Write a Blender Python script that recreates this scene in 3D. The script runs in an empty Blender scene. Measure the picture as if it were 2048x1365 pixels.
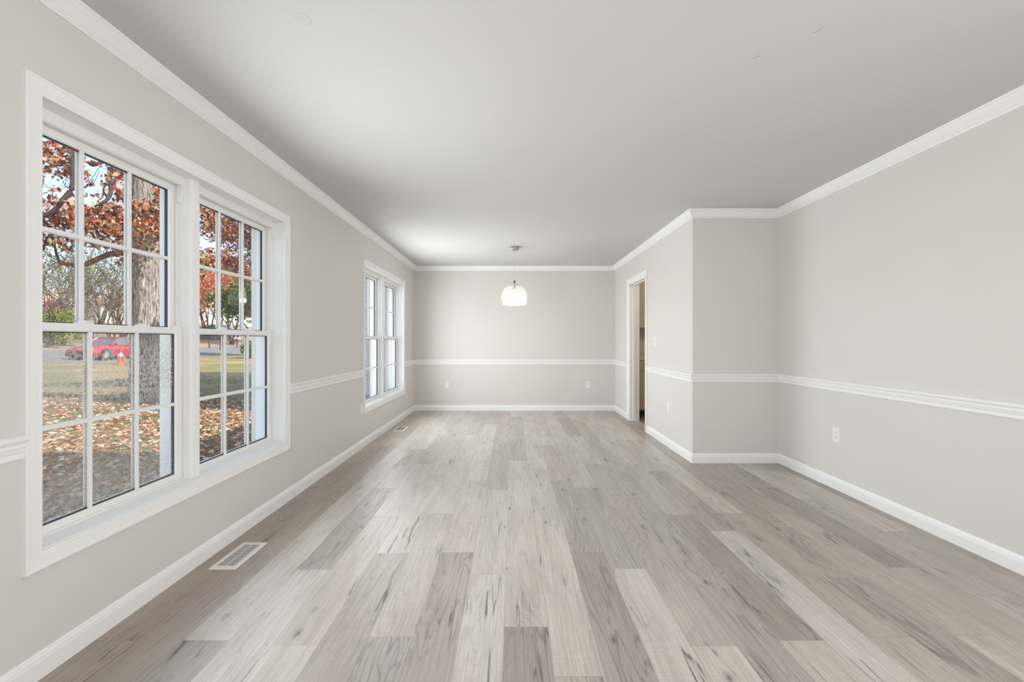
import bpy, bmesh, math, random
import numpy as np
from mathutils import Vector, Matrix

SC = bpy.context.scene
COL = SC.collection
R = math.radians

# ------------------------------------------------------------------ camera, sky, sun, lights
F = 857.0                       # focal length in pixels of the 2048 frame
CAM_H = 1.175
cam_d = bpy.data.cameras.new('camera')
cam_d.sensor_width = 36.0
cam_d.lens = 36.0 * F / 2048.0
cam_d.clip_start = 0.02
cam_d.clip_end = 500
cam = bpy.data.objects.new('camera', cam_d)
cam.location = (0, 0, CAM_H)
cam.rotation_euler = (R(90), 0, 0)
COL.objects.link(cam)
SC.camera = cam

SC.view_settings.view_transform = 'Standard'
SC.view_settings.look = 'None'
SC.view_settings.gamma = 1
SC.view_settings.use_curve_mapping = False
SC.view_settings.exposure = 0.0

world = bpy.data.worlds.new('sky')
SC.world = world
world.use_nodes = True
wn = world.node_tree
sky = wn.nodes.new('ShaderNodeTexSky')
sky.sky_type = 'NISHITA'
sky.sun_disc = False
sky.sun_elevation = R(45)
sky.sun_rotation = R(90)
sky.air_density = 1.0
sky.dust_density = 1.2
hs = wn.nodes.new('ShaderNodeHueSaturation')
hs.inputs['Saturation'].default_value = 0.85
wn.links.new(sky.outputs[0], hs.inputs['Color'])
wn.links.new(hs.outputs[0], wn.nodes['Background'].inputs[0])
wn.nodes['Background'].inputs[1].default_value = 0.36

def light(name, kind, loc, energy, color=(1, 1, 1), direction=None, size=None, size_y=None):
    d = bpy.data.lights.new(name, kind)
    d.energy = energy
    d.color = color
    o = bpy.data.objects.new(name, d)
    o.location = loc
    if direction is not None:
        o.rotation_euler = Vector(direction).to_track_quat('-Z', 'Y').to_euler()
    if kind == 'AREA':
        d.shape = 'RECTANGLE'
        d.size = size
        d.size_y = size_y
    elif size is not None and kind in ('POINT', 'SPOT'):
        d.shadow_soft_size = size
    COL.objects.link(o)
    return o

el = R(45)
SUN_H = Vector((0.982, -0.19, 0)).normalized()
to_sun = Vector((SUN_H.x * math.cos(el), SUN_H.y * math.cos(el), math.sin(el)))
sun = light('sunlight', 'SUN', (20, 0, 30), 6.6, (1.0, 0.93, 0.82), -to_sun)
sun.data.angle = R(0.6)

# daylight coming through the windows, plus an added fill lamp behind the camera
for wy, wide, e_in, e_out, spr in ((2.30, 1.5, 29, 3.5, 145), (5.64, 1.6, 37, 12, 164)):
    a_ = light('daylight_window', 'AREA', (-1.672, wy, 1.26), e_in, (0.94, 0.98, 1.0), (1, 0, 0), wide, 1.4)
    a_.data.spread = R(spr)       # sky light falls inward and down, little of it grazes the ceiling
    light('skylight_window', 'AREA', (-1.93, wy, 1.24), e_out, (0.92, 0.97, 1.0), (1, 0, 0), wide, 1.5)
light('fill_rear', 'AREA', (2.2, -0.85, 1.5), 79, (0.985, 0.995, 1.0), (-1.0, 0.28, 0.0), 1.8, 1.6)  # added fill to brighten the left wall; there is no rear window

# ------------------------------------------------------------------ material helpers
def lin(c):
    return tuple(((v / 255) / 12.92 if v / 255 <= 0.04045 else ((v / 255 + 0.055) / 1.055) ** 2.4) for v in c)

def newmat(name):
    m = bpy.data.materials.new(name)
    m.use_nodes = True
    nt = m.node_tree
    b = nt.nodes['Principled BSDF']
    return m, nt, b

def setin(b, **kw):
    for k, v in kw.items():
        k = k.replace('_', ' ')
        if k in b.inputs:
            b.inputs[k].default_value = v

def nd(nt, t, **kw):
    n = nt.nodes.new(t)
    for k, v in kw.items():
        setattr(n, k, v)
    return n

def ln(nt, a, b):
    nt.links.new(a, b)

def math_n(nt, op, a, b=None, clamp=False):
    n = nd(nt, 'ShaderNodeMath', operation=op)
    n.use_clamp = clamp
    for i, v in enumerate((a, b)):
        if v is None:
            continue
        if isinstance(v, (int, float)):
            n.inputs[i].default_value = v
        else:
            ln(nt, v, n.inputs[i])
    return n.outputs[0]

def mix_rgb(nt, fac, a, b, blend='MIX'):
    n = nd(nt, 'ShaderNodeMix', data_type='RGBA', blend_type=blend)
    for sock, v in ((n.inputs[0], fac), (n.inputs[6], a), (n.inputs[7], b)):
        if isinstance(v, (int, float)):
            sock.default_value = v
        elif isinstance(v, tuple):
            sock.default_value = v if len(v) == 4 else v + (1,)
        else:
            ln(nt, v, sock)
    return n.outputs[2]

def noise(nt, vec, scale, detail=3, rough=0.55, dist=0.0):
    n = nd(nt, 'ShaderNodeTexNoise')
    n.inputs['Scale'].default_value = scale
    n.inputs['Detail'].default_value = detail
    n.inputs['Roughness'].default_value = rough
    n.inputs['Distortion'].default_value = dist
    if vec is not None:
        ln(nt, vec, n.inputs['Vector'])
    return n.outputs[0]

def ramp(nt, fac, stops):
    n = nd(nt, 'ShaderNodeValToRGB')
    el_ = n.color_ramp.elements
    while len(el_) < len(stops):
        el_.new(0.5)
    for e, (p, c) in zip(el_, stops):
        e.position = p
        e.color = c if len(c) == 4 else tuple(c) + (1,)
    ln(nt, fac, n.inputs[0])
    return n.outputs[0]

def objcoord(nt):
    return nd(nt, 'ShaderNodeTexCoord').outputs['Object']

def scaled(nt, vec, s):
    n = nd(nt, 'ShaderNodeVectorMath', operation='MULTIPLY')
    ln(nt, vec, n.inputs[0])
    n.inputs[1].default_value = s
    return n.outputs[0]

def bump(nt, b, h, strength=0.2, dist=0.01):
    n = nd(nt, 'ShaderNodeBump')
    n.inputs['Strength'].default_value = strength
    n.inputs['Distance'].default_value = dist
    ln(nt, h, n.inputs['Height'])
    ln(nt, n.outputs[0], b.inputs['Normal'])

def plain(name, rgb, rough=0.5, metal=0.0, var=0.0, vscale=6, spec=None):
    m, nt, b = newmat(name)
    c = lin(rgb)
    setin(b, Roughness=rough, Metallic=metal)
    if spec is not None and 'Specular IOR Level' in b.inputs:
        b.inputs['Specular IOR Level'].default_value = spec
    if var > 0:
        n = noise(nt, objcoord(nt), vscale, 4)
        ln(nt, ramp(nt, n, [(0.3, tuple(v * (1 - var) for v in c)), (0.7, tuple(min(1, v * (1 + var)) for v in c))]), b.inputs['Base Color'])
    else:
        b.inputs['Base Color'].default_value = c + (1,)
    return m

def paint(name, rgb, rough, texture=0.06, var=0.012):
    m, nt, b = newmat(name)
    c = lin(rgb)
    oc = objcoord(nt)
    n1 = noise(nt, oc, 1.3, 2)
    ln(nt, ramp(nt, n1, [(0.3, tuple(v * (1 - var) for v in c)), (0.7, tuple(v * (1 + var) for v in c))]), b.inputs['Base Color'])
    setin(b, Roughness=rough)
    b.inputs['Specular IOR Level'].default_value = 0.35
    bump(nt, b, noise(nt, oc, 170, 3), texture, 0.002)
    return m

M = {}
M['wall'] = paint('wall_paint', (224, 221, 216), 0.6)
M['ceiling'] = paint('ceiling_paint', (213, 213, 212), 0.85, 0.05)
M['trim'] = paint('white_trim_paint', (248, 248, 247), 0.32, 0.015, 0.006)
M['vinyl'] = plain('white_vinyl', (246, 246, 245), 0.35)
M['gasket'] = plain('dark_gasket', (40, 46, 56), 0.5)
M['plate'] = plain('white_plastic', (244, 243, 240), 0.3)
M['slot'] = plain('dark_slot', (45, 44, 43), 0.7)
M['register'] = plain('white_enamel', (240, 239, 235), 0.35)
M['duct'] = plain('duct_grey', (136, 136, 132), 0.7, 0.3)
M['canopy'] = plain('brushed_nickel', (178, 176, 172), 0.35, 0.8)
M['cord'] = plain('white_cord', (215, 212, 206), 0.5)
M['socket'] = plain('brass_socket', (120, 108, 96), 0.4, 0.6)
M['cabinet'] = plain('cream_cabinet_paint', (206, 193, 164), 0.45, 0, 0.03, 3)
M['counter'] = plain('cream_laminate_counter', (218, 205, 174), 0.35, 0, 0.05, 40)
M['backsplash'] = plain('grey_green_wall', (176, 172, 158), 0.6)
M['toekick'] = plain('toe_kick_dark', (72, 74, 72), 0.6)
M['kfloor'] = plain('kitchen_brown_floor', (140, 110, 84), 0.5, 0, 0.15, 9)
M['knob'] = plain('steel_knob', (150, 148, 142), 0.3, 1.0)

# glass: two thin sheets per pane that let light through and mirror a little
def glass_mat(name, fog=False):
    m, nt, b = newmat(name)
    nt.nodes.remove(b)
    out = nt.nodes['Material Output']
    tr = nd(nt, 'ShaderNodeBsdfTransparent')
    tr.inputs[0].default_value = (0.975, 0.985, 0.985, 1)
    gl = nd(nt, 'ShaderNodeBsdfGlossy')
    gl.inputs['Roughness'].default_value = 0.0
    # reflectance of a sheet, the same from either side
    geo = nd(nt, 'ShaderNodeNewGeometry')
    dt = nd(nt, 'ShaderNodeVectorMath', operation='DOT_PRODUCT')
    ln(nt, geo.outputs['Incoming'], dt.inputs[0])
    ln(nt, geo.outputs['Normal'], dt.inputs[1])
    inv = math_n(nt, 'SUBTRACT', 1.0, math_n(nt, 'ABSOLUTE', dt.outputs['Value']))
    fres = math_n(nt, 'ADD', 0.04, math_n(nt, 'MULTIPLY', math_n(nt, 'POWER', inv, 5.0), 0.96), True)
    mx = nd(nt, 'ShaderNodeMixShader')
    ln(nt, fres, mx.inputs[0])
    ln(nt, tr.outputs[0], mx.inputs[1])
    ln(nt, gl.outputs[0], mx.inputs[2])
    res = mx.outputs[0]
    if fog:
        oc = objcoord(nt)
        sep = nd(nt, 'ShaderNodeSeparateXYZ')
        ln(nt, oc, sep.inputs[0])
        dif = nd(nt, 'ShaderNodeBsdfDiffuse')
        dif.inputs[0].default_value = lin((205, 200, 190)) + (1,)
        trl = nd(nt, 'ShaderNodeBsdfTranslucent')
        trl.inputs[0].default_value = lin((225, 215, 200)) + (1,)
        hz = nd(nt, 'ShaderNodeMixShader')
        hz.inputs[0].default_value = 0.5
        ln(nt, dif.outputs[0], hz.inputs[1])
        ln(nt, trl.outputs[0], hz.inputs[2])
        big = noise(nt, oc, 3.0, 3)
        sp = noise(nt, oc, 85, 2, 0.6, 0.6)
        spk = ramp(nt, sp, [(0.50, (0, 0, 0)), (0.56, (1, 1, 1))])
        # droplets gather in a band across the middle and again near the bottom rail
        hi = ramp(nt, sep.outputs[2], [(0.0, (0.55,) * 3), (1.0, (0.2,) * 3)])
        mr = nd(nt, 'ShaderNodeMapRange')
        mr.inputs['From Min'].default_value = 0.85
        mr.inputs['From Max'].default_value = 0.98
        ln(nt, sep.outputs[2], mr.inputs['Value'])
        mr2 = nd(nt, 'ShaderNodeMapRange')
        mr2.inputs['From Min'].default_value = 1.21
        mr2.inputs['From Max'].default_value = 1.08
        ln(nt, sep.outputs[2], mr2.inputs['Value'])
        band = math_n(nt, 'MULTIPLY', mr.outputs[0], mr2.outputs[0])
        low = nd(nt, 'ShaderNodeMapRange')
        low.inputs['From Min'].default_value = 0.80
        low.inputs['From Max'].default_value = 0.55
        ln(nt, sep.outputs[2], low.inputs['Value'])
        drops = math_n(nt, 'MULTIPLY', math_n(nt, 'MULTIPLY', spk, math_n(nt, 'MAXIMUM', band, math_n(nt, 'MULTIPLY', low.outputs[0], 0.35))), 0.6)
        base = math_n(nt, 'MULTIPLY', math_n(nt, 'ADD', big, 0.2), 0.09)
        fac = math_n(nt, 'ADD', drops, math_n(nt, 'ADD', base, math_n(nt, 'MULTIPLY', low.outputs[0], 0.10)), True)
        m2 = nd(nt, 'ShaderNodeMixShader')
        ln(nt, fac, m2.inputs[0])
        ln(nt, res, m2.inputs[1])
        ln(nt, hz.outputs[0], m2.inputs[2])
        res = m2.outputs[0]
    ln(nt, res, out.inputs[0])
    return m
M['glass'] = glass_mat('window_glass')
M['fog'] = glass_mat('fogged_window_glass', True)

# vinyl plank floor: per-plank seed and tone are mesh attributes, UVs are metres on the plank
def floor_mat():
    m, nt, b = newmat('grey_oak_planks')
    uv = nd(nt, 'ShaderNodeUVMap').outputs[0]
    at = nd(nt, 'ShaderNodeAttribute', attribute_name='plank')
    sp = nd(nt, 'ShaderNodeSeparateColor')
    ln(nt, at.outputs['Color'], sp.inputs[0])
    seed, tone, hue = sp.outputs[0], sp.outputs[1], sp.outputs[2]
    sv = nd(nt, 'ShaderNodeSeparateXYZ')
    ln(nt, uv, sv.inputs[0])
    u, v = sv.outputs[0], sv.outputs[1]
    sz = math_n(nt, 'MULTIPLY', seed, 57.0)
    def vec(su, sv_, off=0.0):
        c = nd(nt, 'ShaderNodeCombineXYZ')
        ln(nt, math_n(nt, 'MULTIPLY', u, su), c.inputs[0])
        ln(nt, math_n(nt, 'MULTIPLY', v, sv_), c.inputs[1])
        ln(nt, math_n(nt, 'ADD', sz, off), c.inputs[2])
        return c.outputs[0]
    light_c, mid_c, dark_c = lin((208, 201, 195)), lin((188, 180, 174)), lin((160, 151, 147))
    col = ramp(nt, tone, [(0.0, dark_c), (0.5, mid_c), (1.0, light_c)])
    warm = mix_rgb(nt, 1.0, col, lin((236, 222, 203)), 'MULTIPLY')
    col = mix_rgb(nt, hue, col, warm)
    # broad washed patches along the board
    n0 = noise(nt, vec(9, 1.6), 1.0, 3, 0.6, 0.4)
    col = mix_rgb(nt, 1.0, col, ramp(nt, n0, [(0.3, (0.86, 0.855, 0.85)), (0.7, (1.08, 1.08, 1.08))]), 'MULTIPLY')
    # cathedral grain: contour lines of a stretched noise
    n1 = noise(nt, vec(9.0, 0.9, 3.1), 1.0, 2, 0.42, 0.5)
    rings = math_n(nt, 'SINE', math_n(nt, 'MULTIPLY', n1, 105.0))
    rings = ramp(nt, rings, [(0.35, (0, 0, 0)), (0.75, (0.55,) * 3), (1.0, (1, 1, 1))])
    gmask = ramp(nt, noise(nt, vec(5, 1.4, 8.0), 1.0, 2), [(0.38, (0.05,) * 3), (0.62, (1, 1, 1))])
    gstr = math_n(nt, 'MULTIPLY', gmask, math_n(nt, 'MULTIPLY', math_n(nt, 'SUBTRACT', 1.25, tone), 0.42))
    col = mix_rgb(nt, math_n(nt, 'MULTIPLY', rings, gstr), col, lin((98, 90, 87)))
    # fine streaks
    n2 = noise(nt, vec(160, 3.2, 1.0), 1.0, 3, 0.65)
    col = mix_rgb(nt, 1.0, col, ramp(nt, n2, [(0.32, (0.83, 0.825, 0.82)), (0.55, (1.02,) * 3), (0.75, (1.1, 1.1, 1.1))]), 'MULTIPLY')
    # saw marks across pale boards
    n3 = noise(nt, vec(7, 210, 4.0), 1.0, 2, 0.6)
    sm = math_n(nt, 'MULTIPLY', ramp(nt, n3, [(0.5, (0, 0, 0)), (0.68, (1, 1, 1))]), math_n(nt, 'MULTIPLY', tone, 0.16))
    col = mix_rgb(nt, sm, col, lin((228, 225, 220)))
    # dark cracks: the thin level line of a stretched noise, only here and there
    n4 = noise(nt, vec(15, 0.75, 14.0), 1.0, 3, 0.5, 0.15)
    lvl = math_n(nt, 'ABSOLUTE', math_n(nt, 'SUBTRACT', n4, 0.52))
    crack = ramp(nt, lvl, [(0.0, (1, 1, 1)), (0.006, (0.6,) * 3), (0.011, (0, 0, 0))])
    cm = ramp(nt, noise(nt, vec(6, 2.2, 21.0), 1.0, 2), [(0.55, (0, 0, 0)), (0.63, (1, 1, 1))])
    soft = ramp(nt, lvl, [(0.0, (0.16,) * 3), (0.06, (0, 0, 0))])
    col = mix_rgb(nt, math_n(nt, 'MULTIPLY', soft, cm), col, lin((120, 111, 106)))
    col = mix_rgb(nt, math_n(nt, 'MULTIPLY', math_n(nt, 'MULTIPLY', crack, cm), 0.85), col, lin((74, 68, 65)))
    # knots
    vo = nd(nt, 'ShaderNodeTexVoronoi')
    vo.inputs['Scale'].default_value = 1.0
    ln(nt, vec(13.0, 6.0, 5.0), vo.inputs['Vector'])
    sc_ = nd(nt, 'ShaderNodeSeparateColor')
    ln(nt, vo.outputs['Color'], sc_.inputs[0])
    pick = math_n(nt, 'GREATER_THAN', sc_.outputs[0], 0.85)
    wob = math_n(nt, 'ADD', vo.outputs['Distance'], math_n(nt, 'MULTIPLY', math_n(nt, 'SUBTRACT', noise(nt, vec(55, 26, 2.0), 1.0, 3), 0.5), 0.16))
    kn = ramp(nt, wob, [(0.0, (1, 1, 1)), (0.07, (0.85,) * 3), (0.12, (0.32,) * 3), (0.16, (0.38,) * 3), (0.26, (0, 0, 0))])
    col = mix_rgb(nt, math_n(nt, 'MULTIPLY', math_n(nt, 'MULTIPLY', kn, pick), 0.8), col, lin((86, 79, 75)))
    # bevelled joints
    du = math_n(nt, 'MINIMUM', u, math_n(nt, 'SUBTRACT', 0.1795, u))
    dv = math_n(nt, 'MINIMUM', v, math_n(nt, 'SUBTRACT', 1.22, v))
    dj = math_n(nt, 'MINIMUM', du, dv)
    jn = ramp(nt, math_n(nt, 'MULTIPLY', dj, 100.0), [(0.0, (1, 1, 1)), (0.06, (0.8,) * 3), (0.16, (0, 0, 0))])
    col = mix_rgb(nt, math_n(nt, 'MULTIPLY', jn, 0.42), col, lin((110, 102, 98)))
    ln(nt, col, b.inputs['Base Color'])
    b.inputs['Specular IOR Level'].default_value = 0.6
    ln(nt, ramp(nt, n2, [(0.3, (0.44,) * 3), (0.7, (0.31,) * 3)]), b.inputs['Roughness'])
    bump(nt, b, math_n(nt, 'ADD', n2, math_n(nt, 'MULTIPLY', jn, -0.6)), 0.10, 0.002)
    return m
M['floor'] = floor_mat()

# ------------------------------------------------------------------ mesh helpers
class MB:
    def __init__(self):
        self.v, self.f = [], []
    def add(self, vs, fs):
        o = len(self.v)
        self.v += [tuple(p) for p in vs]
        self.f += [tuple(i + o for i in f) for f in fs]
        return self
    def box(self, x0, x1, y0, y1, z0, z1):
        vs = [(x, y, z) for x in (x0, x1) for y in (y0, y1) for z in (z0, z1)]
        return self.add(vs, [(0, 1, 3, 2), (4, 6, 7, 5), (0, 4, 5, 1), (2, 3, 7, 6), (0, 2, 6, 4), (1, 5, 7, 3)])
    def loft(self, rings, close=True, cap0=True, cap1=True):
        n = len(rings[0])
        vs = [p for r in rings for p in r]
        fs = []
        for i in range(len(rings) - 1):
            for j in range(n if close else n - 1):
                k = (j + 1) % n
                fs.append((i * n + j, i * n + k, (i + 1) * n + k, (i + 1) * n + j))
        if cap0: fs.append(tuple(range(n - 1, -1, -1)))
        if cap1: fs.append(tuple((len(rings) - 1) * n + j for j in range(n)))
        return self.add(vs, fs)
    def tube(self, pts, rad, n=8):
        pts = [Vector(p) for p in pts]
        rs = rad if isinstance(rad, (list, tuple)) else [rad] * len(pts)
        rings = []
        up = Vector((0.13, 0.31, 0.94))
        for i, p in enumerate(pts):
            t = (pts[min(i + 1, len(pts) - 1)] - pts[max(i - 1, 0)]).normalized()
            a = t.cross(up)
            if a.length < 1e-4: a = t.cross(Vector((1, 0, 0)))
            a.normalize()
            b = t.cross(a)
            rings.append([p + (a * math.cos(2 * math.pi * k / n) + b * math.sin(2 * math.pi * k / n)) * rs[i] for k in range(n)])
        return self.loft(rings)
    def ring(self, c, r, t, n=40, m=6):
        vs, fs = [], []
        for i in range(n):
            a = 2 * math.pi * i / n
            for j in range(m):
                b = 2 * math.pi * j / m
                rr = r + t * math.cos(b)
                vs.append((c[0] + rr * math.cos(a), c[1] + rr * math.sin(a), c[2] + t * math.sin(b)))
        for i in range(n):
            for j in range(m):
                fs.append((i * m + j, ((i + 1) % n) * m + j, ((i + 1) % n) * m + (j + 1) % m, i * m + (j + 1) % m))
        return self.add(vs, fs)
    def lathe(self, c, prof, n=32, axis='z'):
        rings = []
        for r, h in prof:
            ring = []
            for k in range(n):
                a = 2 * math.pi * k / n
                p = (r * math.cos(a), r * math.sin(a), h)
                if axis == 'x': p = (p[2], p[0], p[1])
                elif axis == 'y': p = (p[0], p[2], p[1])
                ring.append((c[0] + p[0], c[1] + p[1], c[2] + p[2]))
            rings.append(ring)
        return self.loft(rings)
    def build(self, name, mat, parent=None, smooth=False, bevel=0.0):
        me = bpy.data.meshes.new(name)
        me.from_pydata(self.v, [], self.f)
        bm = bmesh.new()
        bm.from_mesh(me)
        bmesh.ops.recalc_face_normals(bm, faces=bm.faces)
        bm.to_mesh(me)
        bm.free()
        me.materials.append(mat)
        if smooth:
            me.polygons.foreach_set('use_smooth', [True] * len(me.polygons))
        o = bpy.data.objects.new(name, me)
        COL.objects.link(o)
        if parent is not None:
            o.parent = parent
            o.matrix_parent_inverse = Matrix.Translation(-parent.location)
        if smooth:
            try:
                me.set_sharp_from_angle(angle=R(38))
            except Exception:
                pass
        if bevel > 0:
            bv = o.modifiers.new('bevel', 'BEVEL')
            bv.width = bevel
            bv.segments = 2
            bv.limit_method = 'ANGLE'
        return o

def tag(o, label=None, cat=None, group=None, kind=None):
    if label: o['label'] = label
    if cat: o['category'] = cat
    if group: o['group'] = group
    if kind: o['kind'] = kind
    return o

def empty(name, loc=(0, 0, 0)):
    o = bpy.data.objects.new(name, None)
    o.empty_display_size = 0.1
    o.location = loc
    COL.objects.link(o)
    return o

def P(px, py, d):
    """a point in the place at depth d along the sight line of a pixel"""
    return Vector(((px - 1024) / F * d, d, CAM_H - (py - 682.5) / F * d))

# ------------------------------------------------------------------ room shell
XL, XR, XJ = -1.65, 2.57, 1.74
YB, YJ, YR = 7.23, 4.13, -1.30
H = 2.437
GZ0 = -0.45
XO = -1.86                      # outer face of the window wall

def wall_grid(name, axis, a0, a1, t0, t1, z0, z1, holes, mat=None, label=None):
    """a wall slab with rectangular holes; axis 'y': runs along y with thickness t0..t1 in x"""
    mb = MB()
    As = sorted({a0, a1, *[h[0] for h in holes], *[h[1] for h in holes]})
    Zs = sorted({z0, z1, *[h[2] for h in holes], *[h[3] for h in holes]})
    for i in range(len(As) - 1):
        for j in range(len(Zs) - 1):
            am, zm = (As[i] + As[i + 1]) / 2, (Zs[j] + Zs[j + 1]) / 2
            if any(h[0] < am < h[1] and h[2] < zm < h[3] for h in holes):
                continue
            if axis == 'y':
                mb.box(t0, t1, As[i], As[i + 1], Zs[j], Zs[j + 1])
            else:
                mb.box(As[i], As[i + 1], t0, t1, Zs[j], Zs[j + 1])
    o = mb.build(name, mat or M['wall'])
    return tag(o, label, 'wall', None, 'structure')

NW = (1.497, 3.10, 0.437, 2.035)          # near window opening: y0, y1, z0, z1
FW = (4.797, 6.493, 0.425, 2.030)         # far window opening
wall_grid('wall_left', 'y', YR - 0.12, YB + 0.2, XO, XL, 0, H + 0.2,
          [(w[0] - .012, w[1] + .012, w[2] - .012, w[3] + .012) for w in (NW, FW)], label='pale grey wall with the two white windows')
wall_grid('wall_back', 'x', XO, 3.85, YB, YB + 0.2, 0, H + 0.2, [], label='pale grey end wall behind the pendant lamp')
DY0, DY1, DZ = 5.573, 6.343, 2.02
wall_grid('wall_partition', 'y', YJ, YB, XJ, XJ + 0.135, 0, H + 0.2, [(DY0, DY1, -0.01, DZ)], label='pale grey wall with the kitchen doorway')
wall_grid('wall_return', 'x', XJ + 0.135, XR + 1.25, YJ, YJ + 0.12, 0, H + 0.2, [], label='narrow grey wall facing the camera beside the corner')
wall_grid('wall_right', 'y', YR - 0.12, YJ, XR, XR + 0.15, 0, H + 0.2, [], label='pale grey wall on the right')
wall_grid('wall_rear', 'x', XL, XR, YR - 0.12, YR, 0, H + 0.2, [], label='pale grey wall behind the camera')
wall_grid('wall_kitchen', 'y', YJ + .12, YB, 3.7, 3.85, 0, H + 0.2, [], label='kitchen side wall beyond the doorway')

cl = MB().box(XL, 3.7, YR, YB, H, H + 0.2).build('ceiling', M['ceiling'])
tag(cl, 'flat white ceiling', 'ceiling', None, 'structure')
M['patch'] = paint('ceiling_patch_paint', (209, 209, 208), 0.8, 0.02)
M['hairline'] = plain('hairline_dark', (150, 148, 146), 0.9)
for px, py, r in ((605, 38, .035), (527, 254, .035)):
    d = F * (H - CAM_H) / (682.5 - py)
    p = P(px, py, d)
    MB().lathe((p.x, p.y, H), [(r * .9, -0.0012), (r, 0.0)], 28).build('patch_spot', M['patch'], cl)
for (xa, ya), (xb, yb) in (((1626, 66), (1642, 58)), ((1504, 116), (1520, 111))):
    a = P(xa, ya, F * (H - CAM_H) / (682.5 - ya)); b_ = P(xb, yb, F * (H - CAM_H) / (682.5 - yb))
    a.z = b_.z = H - .0005
    MB().tube([a, (a + b_) / 2 + Vector((.002, .004, 0)), b_], .0009, 5).build('hairline_crack', M['hairline'], cl)

# floor planks, the joints where the boards meet in the photo
rng = random.Random(11)
PW, PL, X0 = 0.1795, 1.22, -0.0316
OFF = {-9: .46, -8: 1.13, -7: .46, -6: .98, -5: .435, -4: 1.15, -3: .48, -2: 1.16, -1: .935, 0: .54, 1: .28, 2: 1.165, 3: .99,
       4: .43, 5: .165, 6: .46, 7: .21, 8: .48, 9: .90, 10: .49, 11: 1.0, 12: .75, 13: .2, 14: .62}
TONE = {(0, 0): .12, (0, 1): .74, (1, 1): .86, (1, 0): .55, (1, 2): .8, (2, 0): .18, (2, 1): .38, (3, 0): .9, (3, 1): .36, (4, 1): .45, (4, 2): .55, (5, 1): .3,
        (5, 2): .38, (6, 0): .72, (6, 1): .16, (6, 2): .62, (7, 1): .78, (7, 0): .55, (7, 2): .3, (8, 1): .42, (8, 0): .5, (-1, 0): .9, (-1, 1): .82,
        (-2, 0): .34, (-2, 1): .88, (-3, 0): .36, (-3, 1): .74, (-4, 0): .4, (-4, 1): .84, (-5, 0): .9, (-5, 1): .7, (-6, 0): .74,
        (-6, 1): .26, (-7, 0): .22, (-7, 1): .78, (-8, 0): .32, (-8, 1): .4, (-9, 0): .4, (-9, 1): .36, (-8, 2): .4, (-9, 2): .4,
        (4, 3): .75, (4, 4): .3, (5, 3): .5, (3, 2): .7}
fv, ff, fuv, fcol = [], [], [], []
for k in range(-10, 22):
    xa, xb = X0 + PW * k, X0 + PW * (k + 1)
    off = OFF.get(k, (k * .37) % PL)
    for j in range(-3, 7):
        ya, yb = off + PL * j, off + PL * (j + 1)
        sd = rng.random()
        tn = TONE.get((k, j), None)
        if tn is None:
            tn = rng.choice([.2, .38, .5, .62, .75, .88]) + rng.uniform(-.05, .05)
            if j >= 2 and k <= 8: tn = .4 + tn * .6
        hue = rng.uniform(0, .25) + (.45 if k in (-9, -10) else .3 if k == -8 else 0.12 if k > 7 else 0)  # extra brown beside the window wall paints in the unlit strip there
        cx0, cx1, cy0, cy1 = max(xa, XL), min(xb, 3.7), max(ya, YR), min(yb, YB)
        if cx0 >= cx1 or cy0 >= cy1: continue
        if cx0 > XR and cy1 <= YJ: continue
        o = len(fv)
        fv += [(cx0, cy0, 0), (cx1, cy0, 0), (cx1, cy1, 0), (cx0, cy1, 0)]
        ff.append((o, o + 1, o + 2, o + 3))
        fuv += [(cx0 - xa, cy0 - ya), (cx1 - xa, cy0 - ya), (cx1 - xa, cy1 - ya), (cx0 - xa, cy1 - ya)]
        fcol += [(sd, tn, min(1, hue), 1)] * 4
nfl = len(ff)
o = len(fv)
fv += [(XL, YR, -.08), (3.7, YR, -.08), (3.7, YB, -.08), (XL, YB, -.08)]
ff.append((o + 3, o + 2, o + 1, o)); fuv += [(0.05, .5)] * 4; fcol += [(0, 0, 0, 1)] * 4
me = bpy.data.meshes.new('floor')
me.from_pydata(fv, [], ff)
uvl = me.uv_layers.new(name='UVMap')
uvl.data.foreach_set('uv', [c for p in fuv for c in p])
ca = me.color_attributes.new('plank', 'FLOAT_COLOR', 'CORNER')
ca.data.foreach_set('color', [c for p in fcol for c in p])
me.materials.append(M['floor'])
fl = bpy.data.objects.new('floor', me)
COL.objects.link(fl)
tag(fl, 'grey oak look plank floor with knots and cracks', 'floor', None, 'structure')

# mouldings ---------------------------------------------------------
def moulding(name, p0, p1, n, prof, m0, m1, label, cat='trim'):
    """profile [(out, z)] swept from p0 to p1; n = direction into the room; m = +1 inside corner, -1 outside, 0 square"""
    p0, p1, n = Vector((*p0, 0)), Vector((*p1, 0)), Vector((*n, 0))
    t = (p1 - p0).normalized()
    r0 = [p0 + n * d + t * (m0 * d) + Vector((0, 0, z)) for d, z in prof]
    r1 = [p1 + n * d - t * (m1 * d) + Vector((0, 0, z)) for d, z in prof]
    o = MB().loft([r0, r1]).build(name, M['trim'])
    return tag(o, label, cat, None, 'structure')

CROWN = [(0, H - .078), (.008, H - .078), (.010, H - .071), (.014, H - .068), (.014, H - .062), (.019, H - .058), (.026, H - .048), (.036, H - .034),
         (.044, H - .024), (.047, H - .018), (.047, H - .013), (.052, H - .010), (.054, H - .002), (.054, H), (0, H)]
RAIL = [(0, .778), (.008, .778), (.011, .783), (.011, .795), (.008, .798), (.013, .803), (.016, .812), (.020, .822), (.020, .832), (.025, .838),
        (.029, .845), (.029, .852), (.024, .857), (.010, .861), (0, .861)]
BASE = [(0, 0), (.014, 0), (.014, .062), (.012, .068), (.012, .073), (.009, .079), (.006, .088), (.003, .092), (0, .092)]
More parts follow.
